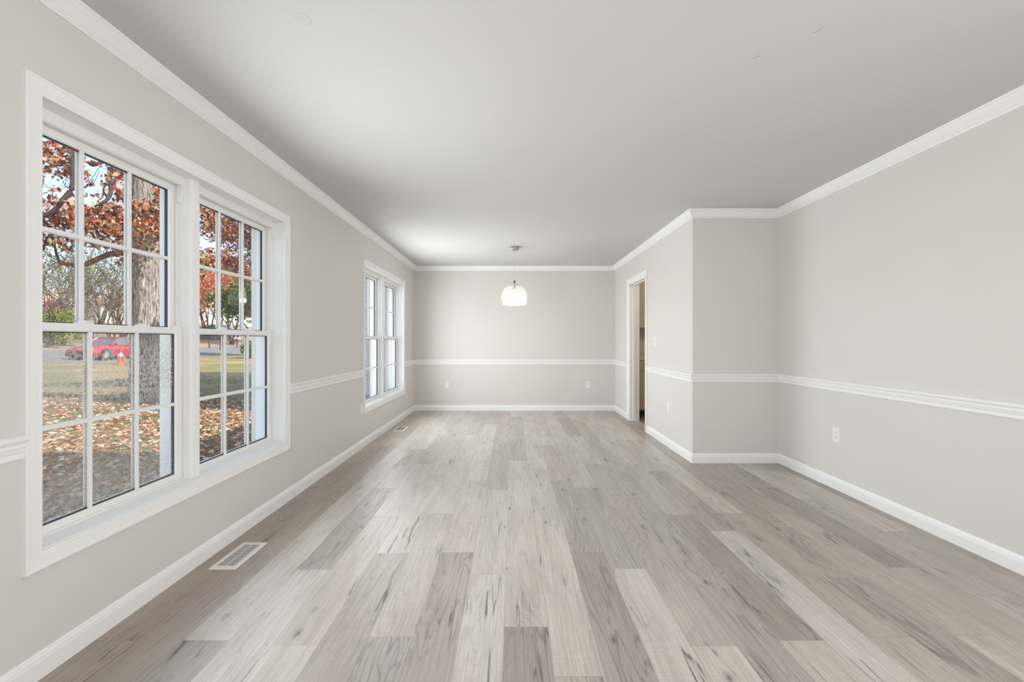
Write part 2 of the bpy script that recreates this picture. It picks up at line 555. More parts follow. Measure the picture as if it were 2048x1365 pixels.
# (start, end, inward normal, mitre at start, mitre at end, where)
LEFT = ((XL, YR), (XL, YB), (1, 0), 1, 1)
BACK = ((XL, YB), (XJ, YB), (0, -1), 1, 1)
PART = ((XJ, YB), (XJ, YJ), (-1, 0), 1, -1)
RETN = ((XJ, YJ), (XR, YJ), (0, -1), -1, 1)
RIGT = ((XR, YJ), (XR, YR), (-1, 0), 1, 1)
REAR = ((XR, YR), (XL, YR), (0, 1), 1, 1)
names = [('left', LEFT, 'window wall'), ('back', BACK, 'end wall'), ('partition', PART, 'doorway wall'), ('return', RETN, 'narrow wall by the corner'),
         ('right', RIGT, 'right wall'), ('rear', REAR, 'wall behind the camera')]
for i, (nm, s, w) in enumerate(names):
    moulding('trim_%d' % (i + 1), s[0], s[1], s[2], CROWN, s[3], s[4], 'white crown moulding along the top of the ' + w)
DO0, DO1 = DY0 - .075, DY1 + .085     # outer edges of the door casing
def pieces(nm, s):
    if nm == 'left': return [((XL, YR), (XL, NW[0] - .057), 1, 0), ((XL, NW[1] + .057), (XL, FW[0] - .057), 0, 0), ((XL, FW[1] + .057), (XL, YB), 0, 1)]
    if nm == 'partition': return [((XJ, YB), (XJ, DO1), 1, 0), ((XJ, DO0), (XJ, YJ), 0, -1)]
    return [(s[0], s[1], s[3], s[4])]
k = 7
for nm, s, w in names:
    pcs = pieces(nm, s)
    for q, (a, b_, m0, m1) in enumerate(pcs):
        where = {0: 'before the near window', 1: 'between the two windows', 2: 'past the far window'}[q] if nm == 'left' else ('past the doorway' if q == 0 else 'before the doorway') if nm == 'partition' else ''
        moulding('trim_%d' % k, a, b_, s[2], RAIL, m0, m1, ('white chair rail along the %s %s' % (w, where)).strip())
        k += 1
moulding('baseboard_left', *LEFT[:3], BASE, 1, 1, 'white baseboard along the window wall', 'baseboard')
moulding('baseboard_back', *BACK[:3], BASE, 1, 1, 'white baseboard along the end wall', 'baseboard')
moulding('baseboard_partition', (XJ, DO0), (XJ, YJ), (-1, 0), BASE, 0, -1, 'white baseboard before the doorway', 'baseboard')
moulding('baseboard_partition_end', (XJ, YB), (XJ, DO1), (-1, 0), BASE, 1, 0, 'white baseboard past the doorway', 'baseboard')
moulding('baseboard_return', *RETN[:3], BASE, -1, 1, 'white baseboard along the narrow wall by the corner', 'baseboard')
moulding('baseboard_right', *RIGT[:3], BASE, 1, 1, 'white baseboard along the right wall', 'baseboard')
moulding('baseboard_rear', *REAR[:3], BASE, 1, 1, 'white baseboard along the wall behind the camera', 'baseboard')

# ------------------------------------------------------------------ windows
def rect_ring(mb, rings):
    """rings of [(x, y0, y1, z0, z1)] lofted into a closed mitred frame"""
    rs = [[(x, y0, z0), (x, y1, z0), (x, y1, z1), (x, y0, z1)] for x, y0, y1, z0, z1 in rings]
    rs.append(rs[0])
    mb.loft(rs, True, False, False)

def frame_box(mb, xa, xb, y0, y1, z0, z1, wl, wr, wb, wt, ch=0.0):
    """a rectangular frame of members wl, wr, wb, wt between depths xa (room side) and xb"""
    rect_ring(mb, [(xa, y0, y1, z0, z1), (xa, y0 + wl - ch, y1 - wr + ch, z0 + wb - ch, z1 - wt + ch), (xa - ch, y0 + wl, y1 - wr, z0 + wb, z1 - wt),
                   (xb, y0 + wl, y1 - wr, z0 + wb, z1 - wt), (xb, y0, y1, z0, z1)])

def window(name, W, label, fogged):
    Y0, Y1, Z0, Z1 = W
    root = empty(name, (XL, (Y0 + Y1) / 2, Z0))
    tag(root, label, 'window', None, 'structure')
    X = lambda q: XL - q
    # casing
    mb = MB()
    prof = [(-.002, -.001), (-.002, .008), (.004, .010), (.010, .009), (.013, .011), (.030, .0125), (.043, .014), (.048, .018), (.055, .018), (.057, .016), (.057, -.001)]
    rect_ring(mb, [(XL + t, Y0 - o, Y1 + o, Z0 - o, Z1 + o) for o, t in prof])
    mb.build('casing', M['trim'], root)
    # jamb lining + stool
    mb = MB()
    rect_ring(mb, [(X(.002), Y0, Y1, Z0, Z1), (X(.21), Y0, Y1, Z0, Z1), (X(.21), Y0 - .011, Y1 + .011, Z0 - .011, Z1 + .011), (X(.002), Y0 - .011, Y1 + .011, Z0 - .011, Z1 + .011)])
    mb.build('jamb_lining', M['trim'], root)
    mb = MB()
    mb.loft([[(X(-.001), y, Z0 - .004), (X(-.001), y, Z0 + .004), (X(.004), y, Z0 + .007), (X(.075), y, Z0 + .014), (X(.075), y, Z0 - .004)] for y in (Y0 + .0005, Y1 - .0005)])
    mb.build('sill', M['trim'], root)
    ym = (Y0 + Y1) / 2 - .003
    # mullion
    mb = MB()
    hw = .0335
    prof = [(-hw, .21), (-hw, .052), (-hw + .006, .044), (-hw + .014, .042), (-hw + .018, .047), (-hw + .024, .047), (-hw + .027, .040), (hw - .027, .040), (hw - .022, .044), (hw - .018, .042), (hw - .010, .043), (hw - .003, .045), (hw, .050), (hw, .21)]
    mb.loft([[(X(q), ym + a, z) for a, q in prof] for z in (Z0 + .008, Z1 - .0005)])
    mb.build('mullion', M['trim'], root)
    for ui, (a0, a1) in enumerate(((Y0, ym - hw), (ym + hw, Y1))):
        # vinyl master frame: sill step, head and side tracks
        mb = MB()
        frame_box(mb, X(.076), X(.20), a0, a1, Z0, Z1, .006, .006, .022, .040)
        mb.box(X(.118), X(.112), a0 + .005, a0 + .014, Z0 + .02, Z1 - .03)
        mb.box(X(.118), X(.112), a1 - .014, a1 - .005, Z0 + .02, Z1 - .03)
        mb.box(X(.088), X(.08), a0 + .002, a1 - .002, Z1 - .045, Z1 - .020)
        for sy in (1, -1):
            e = a0 + .005 if sy > 0 else a1 - .005
            mb.box(X(.109), X(.082), min(e, e + sy * .010), max(e, e + sy * .010), Z1 - .135, Z1 - .038)
        mb.build('window_frame', M['vinyl'], root)
        zb, zm, zt = Z0 + .018, Z0 + .808, Z1 - .041
        for which in ('lower', 'upper'):
            fog = fogged and which == 'lower' and ui == 0
            q0 = .086 if which == 'lower' else .120
            q1 = q0 + .030
            s0, s1 = (zb, zm) if which == 'lower' else (zm - .034, zt)
            wb, wt = (.032, .034) if which == 'lower' else (.034, .036)
            b0, b1 = a0 + .008, a1 - .008
            st = .042
            mb = MB()
            frame_box(mb, X(q0), X(q1), b0, b1, s0, s1, st, st, wb, wt, .006)
            sash = mb.build(which + '_sash', M['vinyl'], root)
            g0, g1, h0, h1 = b0 + st, b1 - st, s0 + wb, s1 - wt
            mb = MB()
            gq = (q0 + q1) / 2
            frame_box(mb, X(gq - .006), X(gq + .006), g0 - .001, g1 + .001, h0 - .001, h1 + .001, .005, .005, .006, .005)
            mb.build('gasket', M['gasket'], sash)
            # two sheets of glass
            mb = MB()
            for gx in (gq - .004, gq + .006):
                mb.add([(X(gx), g0, h0), (X(gx), g1, h0), (X(gx), g1, h1), (X(gx), g0, h1)], [(0, 1, 2, 3)])
            mb.build('pane', M['fog'] if fog else M['glass'], sash)
            mb = MB()
            mw = .0085
            for qa, qb in ((gq - .011, gq - .0045), (gq + .0065, gq + .011)):
                for t in (1 / 3, 2 / 3):
                    y = g0 + (g1 - g0) * t
                    mb.box(X(qb), X(qa), y - mw, y + mw, h0, h1)
                z = (h0 + h1) / 2
                mb.box(X(qb - .0006), X(qa - .0006), g0, g1, z - mw, z + mw)
            mb.build('muntin_grille', M['vinyl'], sash)
            if which == 'lower':
                for t in (.33, .70):
                    y = b0 + (b1 - b0) * t
                    l_ = MB().box(X(q1 - .002), X(q0 + .002), y - .03, y + .03, s1 - .0005, s1 + .006)
                    l_.box(X(q1 - .004), X(q0 + .008), y - .014, y + .018, s1 + .005, s1 + .014)
                    l_.box(X(q0 + .014), X(q0 - .004), y + .008, y + .02, s1 + .006, s1 + .011)
                    l_.build('sash_lock', M['vinyl'], sash, bevel=.001)
                for y in (b0 + .02, b1 - .02):
                    MB().box(X(q1 - .006), X(q0 + .004), y - .016, y + .016, s1 - .0005, s1 + .007).build('tilt_latch', M['vinyl'], sash, bevel=.001)
    # outside trim
    mb = MB()
    frame_box(mb, X(.208), X(.235), Y0 - .06, Y1 + .06, Z0 - .06, Z1 + .07, .062, .062, .062, .09)
    mb.build('exterior_trim', M['exttrim'], root)
    return root
M['exttrim'] = plain('exterior_white_trim', (232, 230, 224), 0.5)
window('window_1', NW, 'large double sash window near the camera, autumn trees outside', True)
window('window_2', FW, 'far double sash window with pale brick outside', False)

# ------------------------------------------------------------------ doorway to the kitchen
root = empty('door_1', (XJ, (DY0 + DY1) / 2, 0))
tag(root, 'white cased doorway opening into the kitchen', 'doorway', None, 'structure')
mb = MB()
def door_casing(mb, xw, sgn):
    prof = [(-.004, 0), (-.004, .010), (.006, .012), (.012, .010), (.018, .013), (.052, .016), (.060, .019), (.070, .019), (.072, .016), (.072, 0)]
    rs = []
    for o_, t in prof:
        x = xw - sgn * t
        rs.append([(x, DY0 + .001 - o_, 0), (x, DY0 + .001 - o_, DZ + o_), (x, DY1 - .001 + o_ * 1.15, DZ + o_), (x, DY1 - .001 + o_ * 1.15, 0)])
    n = len(rs)
    vs = [p for r in rs for p in r]
    fs = []
    for i in range(n):
        j = (i + 1) % n
        for q in range(3):
            fs.append((i * 4 + q, i * 4 + q + 1, j * 4 + q + 1, j * 4 + q))
    fs.append(tuple(i * 4 for i in range(n))); fs.append(tuple(i * 4 + 3 for i in range(n)))
    mb.add(vs, fs)
door_casing(mb, XJ, 1)
mb.build('casing', M['trim'], root)
mb = MB(); door_casing(mb, XJ + .135, -1); mb.build('casing', M['trim'], root)
mb = MB()
mb.box(XJ - .001, XJ + .136, DY1 - .016, DY1, 0, DZ)
mb.box(XJ - .001, XJ + .136, DY0, DY0 + .016, 0, DZ)
mb.box(XJ - .001, XJ + .136, DY0, DY1, DZ - .016, DZ)
mb.build('jamb', M['trim'], root)
mb = MB()
mb.box(XJ + .045, XJ + .08, DY1 - .027, DY1 - .015, 0, DZ - .015)
mb.box(XJ + .045, XJ + .08, DY0 + .015, DY0 + .027, 0, DZ - .015)
mb.box(XJ + .045, XJ + .08, DY0 + .015, DY1 - .015, DZ - .027, DZ - .015)
mb.build('door_stop', M['trim'], root)

# ------------------------------------------------------------------ kitchen seen through the doorway
KB = YB - .002
kx0, kx1 = XJ + .14, XJ + .14 + .76
fk = MB().box(XJ + .136, 3.695, YJ + .125, YB - .001, .0005, .004).build('floor_kitchen', M['kfloor'])
tag(fk, 'brown kitchen floor beyond the doorway', 'floor', None, 'structure')
def shaker(mb, x0, x1, y, z0, z1, rail=.055):
    mb.box(x0, x1, y - .012, y, z0, z1)
    for a in ((x0, x0 + rail, z0, z1), (x1 - rail, x1, z0, z1), (x0, x1, z0, z0 + rail), (x0, x1, z1 - rail, z1)):
        mb.box(a[0], a[1], y - .020, y - .011, a[2], a[3])
yf = 6.635
bc = empty('base_cabinet', ((kx0 + kx1) / 2, (yf + KB) / 2, 0))
tag(bc, 'cream kitchen base cabinet under the counter beyond the doorway', 'cabinet')
MB().box(kx0, kx1, yf, KB, .10, .872).build('body', M['cabinet'], bc)
MB().box(kx0 + .002, kx1 - .002, yf + .06, KB - .01, .004, .10).build('toe_kick', M['toekick'], bc)
for x0, x1 in ((kx0 + .006, kx0 + .376), (kx0 + .384, kx1 - .006)):
    mb = MB(); shaker(mb, x0, x1, yf - .001, .118, .70); dd = mb.build('door', M['cabinet'], bc, bevel=.002)
    MB().lathe(((x0 + x1) / 2 + .13, yf - .045, .64), [(.004, .026), (.006, .010), (.014, .006), (.013, 0)], 14, 'y').build('knob', M['knob'], dd)
    mb = MB(); shaker(mb, x0, x1, yf - .001, .716, .862, .03); dd = mb.build('drawer', M['cabinet'], bc, bevel=.002)
    MB().lathe(((x0 + x1) / 2, yf - .045, .79), [(.004, .026), (.006, .010), (.014, .006), (.013, 0)], 14, 'y').build('knob', M['knob'], dd)
ct = empty('kitchen_counter', ((kx0 + kx1) / 2, 6.9, .874))
tag(ct, 'cream laminate kitchen counter on the base cabinet', 'counter')
MB().box(kx0, kx1 + .01, yf - .035, KB, .874, .912).build('worktop', M['counter'], ct, bevel=.004)
MB().box(kx0, kx1 + .01, KB - .02, KB, .912, 1.01).build('backsplash_lip', M['counter'], ct, bevel=.003)
MB().box(kx0, kx1 + .01, yf - .036, yf - .018, .885, .912).build('front_edge', M['counter'], ct, bevel=.003)
wc = empty('wall_cabinet', ((kx0 + kx1) / 2, 7.07, 1.37))
tag(wc, 'cream wall cabinet above the kitchen counter', 'cabinet')
MB().box(kx0, kx1, 6.91, KB, 1.375, 2.13).build('body', M['cabinet'], wc)
for x0, x1 in ((kx0 + .006, kx0 + .376), (kx0 + .384, kx1 - .006)):
    mb = MB(); shaker(mb, x0, x1, 6.909, 1.39, 2.115); dd = mb.build('door', M['cabinet'], wc, bevel=.002)
    MB().lathe(((x0 + x1) / 2 + .13, 6.909 - .045, 1.44), [(.004, .026), (.006, .010), (.014, .006), (.013, 0)], 14, 'y').build('knob', M['knob'], dd)
light('kitchen_fill', 'POINT', (2.7, 5.4, 2.25), 16, (1.0, 0.86, 0.66), None, .08)  # added light to brighten the kitchen; no lamp is seen there

# ------------------------------------------------------------------ outlets and switch
def plate(name, pos, axis, label, kind, cat):
    """axis: direction the plate faces"""
    root = empty(name, pos)
    tag(root, label, cat, 'white outlets on the walls' if kind != 'switch' else None)
    n = Vector(axis)
    t = Vector((0, 0, 1)).cross(n)
    W_, H_ = .072, .117
    def bx(mb, a0, a1, z0, z1, d0, d1, ch=0):
        r0 = [Vector(pos) + t * a + Vector((0, 0, z)) + n * d0 for a, z in ((a0, z0), (a1, z0), (a1, z1), (a0, z1))]
        r1 = [Vector(pos) + t * a + Vector((0, 0, z)) + n * d1 for a, z in ((a0 + ch, z0 + ch), (a1 - ch, z0 + ch), (a1 - ch, z1 - ch), (a0 + ch, z1 - ch))]
        mb.loft([r0, r1])
    mb = MB(); bx(mb, -W_ / 2, W_ / 2, -H_ / 2, H_ / 2, .0003, .006, .004)
    mb.build('cover_plate', M['plate'], root)
    if kind == 'outlet':
        for zc in (.0195, -.0195):
            mb = MB()
            ring = []
            for q in range(24):
                a = 2 * math.pi * q / 24
                ring.append((max(-.0165, min(.0165, .0185 * math.cos(a))), zc + .0145 * math.sin(a)))
            mb.loft([[Vector(pos) + t * a + Vector((0, 0, z)) + n * d for a, z in ring] for d in (.0055, .0085)])
            rc = mb.build('receptacle', M['plate'], root)
            mb = MB()
            bx(mb, -.0075, -.0052, zc - .002, zc + .007, .0080, .0089)
            bx(mb, .0052, .0075, zc - .001, zc + .006, .0080, .0089)
            bx(mb, -.0022, .0022, zc - .0095, zc - .0055, .0080, .0089)
            mb.build('socket_slot', M['slot'], rc)
        mb = MB(); bx(mb, -.003, .003, -.003, .003, .0055, .0072, .001); mb.build('screw', M['plate'], root)
    elif kind == 'switch':
        mb = MB(); bx(mb, -.0065, .0065, -.014, .014, .0055, .0066); op = mb.build('toggle_opening_shade', M['slot'], root)  # dark opening, widened to paint the shadow around the toggle
        mb = MB()
        ps = [Vector(pos) + t * a + n * d + Vector((0, 0, z)) for a, d, z in
              ((-.0035, .006, -.004), (.0035, .006, -.004), (.0035, .006, .006), (-.0035, .006, .006), (-.003, .017, .006), (.003, .017, .006), (.003, .017, .011), (-.003, .017, .011))]
        mb.add(ps, [(0, 1, 2, 3), (4, 5, 6, 7), (0, 1, 5, 4), (1, 2, 6, 5), (2, 3, 7, 6), (3, 0, 4, 7)])
        mb.build('toggle', M['plate'], root)
        for z in (.03, -.03):
            mb = MB(); bx(mb, -.0028, .0028, z - .0028, z + .0028, .0055, .0068, .001); mb.build('screw', M['plate'], root)
    else:
        mb = MB(); bx(mb, -.0165, .0165, -.0335, .0335, .0055, .008, .001); mb.build('insert', M['plate'], root)
    return root
plate('wall_outlet', (XR, 3.395, .43), (-1, 0, 0), 'white duplex outlet low on the right wall below the chair rail', 'outlet', 'outlet')
plate('wall_outlet', (1.288, YB, .432), (0, -1, 0), 'white outlet low on the end wall, at its right near the doorway', 'outlet', 'outlet')
plate('wall_outlet', (-1.10, YB, .432), (0, -1, 0), 'white outlet low on the end wall, at its left near the far window', 'decor', 'outlet')
plate('wall_outlet', (XJ, 4.755, .44), (-1, 0, 0), 'white outlet low on the doorway wall under the light switch', 'decor', 'outlet')
plate('wall_outlet', (XL, 4.700, .43), (1, 0, 0), 'white outlet on the window wall touching the far window casing', 'decor', 'outlet')
plate('light_switch', (XJ, 5.217, 1.17), (-1, 0, 0), 'white toggle light switch beside the kitchen doorway', 'switch', 'switch')

# ------------------------------------------------------------------ floor registers
def register(x0, x1, y0, y1, label):
    root = empty('floor_register', ((x0 + x1) / 2, (y0 + y1) / 2, 0))
    tag(root, label, 'vent', 'floor vents along the window wall')
    b_ = .024
    mb = MB()
    rs = [[(x0 + o_, y0 + o_, z), (x1 - o_, y0 + o_, z), (x1 - o_, y1 - o_, z), (x0 + o_, y1 - o_, z)] for o_, z in ((0, .0005), (.004, .006), (b_, .007), (b_, .0012))]
    mb.loft(rs + [rs[0]], True, False, False)
    mb.build('rim', M['register'], root)
    MB().box(x0 + b_, x1 - b_, y0 + b_, y1 - b_, .0006, .0013).build('duct_opening', M['duct'], root)
    mb = MB()
    n = 17
    yy0, yy1 = y0 + b_, y1 - b_
    for i in range(n):
        y = yy0 + (yy1 - yy0) * (i + .5) / n
        w = (yy1 - yy0) / n * .36
        mb.loft([[(x, y - w, .0064), (x, y + w, .0046), (x, y + w, .0036), (x, y - w, .0054)] for x in (x0 + b_ - .001, x1 - b_ + .001)])
    mb.box((x0 + x1) / 2 - .0025, (x0 + x1) / 2 + .0025, yy0, yy1, .003, .0052)
    mb.build('louvre', M['register'], root)
    MB().box((x0 + x1) / 2 - .02, (x0 + x1) / 2 - .006, yy1 - .012, yy1 - .004, .0055, .012).build('damper_lever', M['register'], root)
    return root
register(-1.561, -1.421, 2.200, 2.490, 'white metal floor register under the near window')
register(-1.552, -1.412, 5.573, 5.855, 'white metal floor register under the far window')

# ------------------------------------------------------------------ pendant lamp
px_, py_ = .033, 5.745
M['shade'] = None
m, nt, b = newmat('white_woven_shade')
setin(b, Roughness=.45); b.inputs['Base Color'].default_value = lin((214, 212, 206)) + (1,)
b.inputs['Transmission Weight'].default_value = 0.0
M['shade'] = m
m, nt, b = newmat('pleated_translucent_shell')
nt.nodes.remove(b)
out = nt.nodes['Material Output']
tl = nd(nt, 'ShaderNodeBsdfTranslucent'); tl.inputs[0].default_value = (.55, .55, .54, 1)
df = nd(nt, 'ShaderNodeBsdfDiffuse'); df.inputs[0].default_value = (.55, .55, .54, 1)
tp = nd(nt, 'ShaderNodeBsdfTransparent')
m1 = nd(nt, 'ShaderNodeMixShader'); m1.inputs[0].default_value = .5
ln(nt, tl.outputs[0], m1.inputs[1]); ln(nt, df.outputs[0], m1.inputs[2])
oc = objcoord(nt)
pt = ramp(nt, noise(nt, scaled(nt, oc, (38, 38, 90)), 1.0, 2), [(.42, (.45,) * 3), (.58, (.92,) * 3)])
m2 = nd(nt, 'ShaderNodeMixShader'); ln(nt, pt, m2.inputs[0])
ln(nt, m1.outputs[0], m2.inputs[1]); ln(nt, tp.outputs[0], m2.inputs[2])
ln(nt, m2.outputs[0], out.inputs[0])
M['shell'] = m
m, nt, b = newmat('lit_bulb')
setin(b, Roughness=.3)
b.inputs['Emission Color'].default_value = (1, .9, .74, 1)
b.inputs['Emission Strength'].default_value = 8
M['bulb'] = m
pn = empty('pendant_lamp', (px_, py_, H))
tag(pn, 'white woven dome pendant lamp hanging lit from the ceiling', 'lamp')
MB().lathe((px_, py_, 0), [(.058, H), (.061, H - .004), (.061, H - .034), (.055, H - .042), (.012, H - .045), (.006, H - .052)], 36).build('canopy', M['canopy'], pn, True)
MB().tube([(px_, py_, H - .045), (px_, py_, 1.975)], .0026, 8).build('cord', M['cord'], pn)
MB().lathe((px_, py_, 0), [(.004, 1.992), (.010, 1.988), (.013, 1.965), (.013, 1.945), (.017, 1.94), (.017, 1.87), (.014, 1.865)], 20).build('socket', M['socket'], pn, True)
ZT, ZB_ = 1.947, 1.664
prof = []
for i in range(15):
    t = i / 14
    a = t * R(118)
    r = .1705 * math.sin(a) if a < R(90) else 0.1705 - .021 * ((a - R(90)) / R(28)) ** 2
    z = ZT - (ZT - ZB_) * (1 - math.cos(a)) / (1 - math.cos(R(118)))
    prof.append((max(r, .012), z))
sh = MB()
for (r, z) in prof[1:]:
    sh.ring((px_, py_, z), r, .0022 if z > ZB_ + .001 else .0035, 44, 5)
for k_ in range(30):
    a = 2 * math.pi * k_ / 30
    sh.tube([(px_ + r * math.cos(a), py_ + r * math.sin(a), z) for r, z in prof], .0021, 5)
shade = sh.build('shade', M['shade'], pn, True)
mb = MB()
rings = []
for r, z in prof:
    rings.append([(px_ + (r - .004) * (1 + (.012 if q % 2 else -.006)) * math.cos(2 * math.pi * q / 90), py_ + (r - .004) * (1 + (.012 if q % 2 else -.006)) * math.sin(2 * math.pi * q / 90), z - .001) for q in range(90)])
mb.loft(rings, True, False, False)
mb.build('liner', M['shell'], shade)
MB().lathe((px_, py_, 0), [(.013, 1.868), (.016, 1.85), (.028, 1.82), (.033, 1.795), (.030, 1.770), (.018, 1.752), (.004, 1.747)], 24).build('bulb', M['bulb'], pn, True)
bl = light('bulb_light', 'POINT', (px_, py_, 1.72), 6, (1, .94, .87), None, .03)
bl.parent = pn
bl.matrix_parent_inverse = Matrix.Translation(-pn.location)

# ================================================================== outdoors
def gz(x, y=0):
    prof_ = [(-1.86, GZ0), (-6, -.42), (-24.5, -.03), (-25, -.05), (-32, .45), (-33, .5), (-45, 1.95), (-52, 3.1), (-70, 5.0), (-140, 9)]
    if x >= -1.86: return GZ0
    for (xa, za), (xb, zb) in zip(prof_, prof_[1:]):
        if xb <= x <= xa:
            return za + (zb - za) * (xa - x) / (xa - xb)
    return 9

def ground_mat():
    m, nt, b = newmat('autumn_lawn')
    oc = objcoord(nt)
    n1 = noise(nt, oc, .35, 4, .6)
    n2 = noise(nt, oc, 9, 4, .7)
    g = ramp(nt, n2, [(.3, lin((72, 78, 40))), (.5, lin((112, 112, 62))), (.72, lin((158, 148, 96)))])
    t = ramp(nt, n2, [(.3, lin((120, 98, 66))), (.6, lin((176, 150, 110)))])
    ln(nt, mix_rgb(nt, ramp(nt, n1, [(.42, (0, 0, 0)), (.62, (1, 1, 1))]), g, t), b.inputs['Base Color'])
    setin(b, Roughness=.95)
    bump(nt, b, n2, .6, .05)
    return m
M['lawn'] = ground_mat()
M['street'] = plain('grey_asphalt', (118, 118, 117), .9, 0, .08, 3)
M['hill'] = plain('leaf_covered_slope', (150, 130, 110), .95, 0, .35, 1.5)

def strip(name, xs, y0, y1, ny, mat, lift=0.0, kind='structure', label=None):
    mb = MB()
    ys = [y0 + (y1 - y0) * i / ny for i in range(ny + 1)]
    vs = [(x, y, gz(x) + lift) for x in xs for y in ys]
    n = ny + 1
    fs = [(i * n + j, (i + 1) * n + j, (i + 1) * n + j + 1, i * n + j + 1) for i in range(len(xs) - 1) for j in range(ny)]
    mb.add(vs, fs)
    o_ = mb.build(name, mat, None, True)
    return tag(o_, label, 'ground', None, kind)
strip('ground_lawn', [-1.87, -6, -10, -15, -20, -24.5], -30, 90, 30, M['lawn'], label='front lawn outside the windows')
strip('ground_street', [-24.5, -25, -28, -32, -33], -40, 130, 30, M['street'], label='grey street beyond the lawn')
strip('ground_hillside', [-33, -38, -45, -52, -60, -70, -140], -60, 160, 30, M['hill'], label='leaf covered hillside across the street')

# house body outside
M['brick'] = None
m, nt, b = newmat('pale_brick')
oc = objcoord(nt)
bt = nd(nt, 'ShaderNodeTexBrick')
bt.inputs['Scale'].default_value = 1.0
bt.inputs['Brick Width'].default_value = .203
bt.inputs['Row Height'].default_value = .0677
bt.inputs['Mortar Size'].default_value = .011
bt.inputs['Color1'].default_value = lin((240, 224, 218)) + (1,)
bt.inputs['Color2'].default_value = lin((222, 204, 198)) + (1,)
bt.inputs['Mortar'].default_value = lin((252, 251, 250)) + (1,)
sx = nd(nt, 'ShaderNodeSeparateXYZ'); ln(nt, oc, sx.inputs[0])
cx = nd(nt, 'ShaderNodeCombineXYZ')
ln(nt, math_n(nt, 'ADD', sx.outputs[0], sx.outputs[1]), cx.inputs[0]); ln(nt, sx.outputs[2], cx.inputs[1])
ln(nt, cx.outputs[0], bt.inputs['Vector'])
ln(nt, bt.outputs[0], b.inputs['Base Color']); setin(b, Roughness=.9)
M['brick'] = m
M['shingle'] = plain('roof_shingle', (96, 88, 84), .95, 0, .2, 12)
M['siding'] = plain('pale_siding', (226, 224, 218), .7)
wing = MB().box(-5.6, -1.87, 12.6, 18, GZ0 - .1, 9.0).build('house_wing', M['brick'])
tag(wing, 'pale brick wing of the house seen through the far window', 'building')
mb = MB()
mb.box(-1.87, 6.6, -8.0, 4.3, H + .21, 9.0)
tag(mb.build('house_upper_storey', M['siding']), 'upper storey of the house above the near window', 'building', None, 'structure')
mb = MB()
mb.box(-1.868, 6.6, 8.9, 18.0, GZ0 - .1, 9.0)
tag(mb.build('house_main_block', M['siding']), 'taller block of the house past the far window', 'building', None, 'structure')
ap = MB().box(-1.95, 6.6, 4.305, 8.895, H + .205, H + .30)
tag(ap.build('roof', M['shingle']), 'low flat roof over the dining end of the room', 'roof', None, 'structure')

# --- leaves -----------------------------------------------------------
def leaf_mat(name, stops, trans=.35):
    m, nt, b = newmat(name)
    nt.nodes.remove(b)
    out = nt.nodes['Material Output']
    at = nd(nt, 'ShaderNodeAttribute', attribute_name='leaf')
    s_ = nd(nt, 'ShaderNodeSeparateColor'); ln(nt, at.outputs['Color'], s_.inputs[0])
    c = ramp(nt, s_.outputs[0], [(p, lin(q)) for p, q in stops])
    d = nd(nt, 'ShaderNodeBsdfDiffuse'); t = nd(nt, 'ShaderNodeBsdfTranslucent'); mx = nd(nt, 'ShaderNodeMixShader')
    ln(nt, c, d.inputs[0]); ln(nt, c, t.inputs[0])
    mx.inputs[0].default_value = trans
    ln(nt, d.outputs[0], mx.inputs[1]); ln(nt, t.outputs[0], mx.inputs[2])
    ln(nt, mx.outputs[0], out.inputs[0])
    return m
M['oakleaf'] = leaf_mat('rust_oak_leaves', [(0, (74, 48, 46)), (.28, (128, 68, 52)), (.5, (196, 104, 62)), (.68, (226, 140, 92)), (.84, (250, 214, 184)), (1, (180, 178, 110))])
M['fallen'] = leaf_mat('fallen_leaves', [(0, (120, 70, 52)), (.3, (176, 116, 86)), (.65, (216, 172, 140)), (1, (246, 226, 208))], .1)
M['orangeleaf'] = leaf_mat('orange_pink_leaves', [(0, (150, 84, 62)), (.5, (216, 132, 100)), (1, (236, 176, 140))])
M['greenleaf'] = leaf_mat('green_leaves', [(0, (52, 66, 34)), (.5, (96, 112, 58)), (1, (168, 178, 100))])
M['brightgreen'] = leaf_mat('bright_green_leaves', [(0, (110, 130, 50)), (.5, (164, 178, 76)), (1, (212, 210, 120))])
M['paleleaf'] = leaf_mat('pale_dry_leaves', [(0, (128, 112, 100)), (.4, (172, 156, 134)), (.7, (140, 142, 110)), (1, (206, 180, 164))])

OAK = [(0, -.5), (.10, -.32), (.30, -.26), (.17, -.10), (.42, .06), (.20, .12), (.26, .32), (.08, .30), (0, .5),
       (-.08, .30), (-.26, .32), (-.20, .12), (-.42, .06), (-.17, -.10), (-.30, -.26), (-.10, -.32)]
OVAL = [(0, -.5), (.2, -.15), (.2, .2), (0, .5), (-.2, .2), (-.2, -.15)]

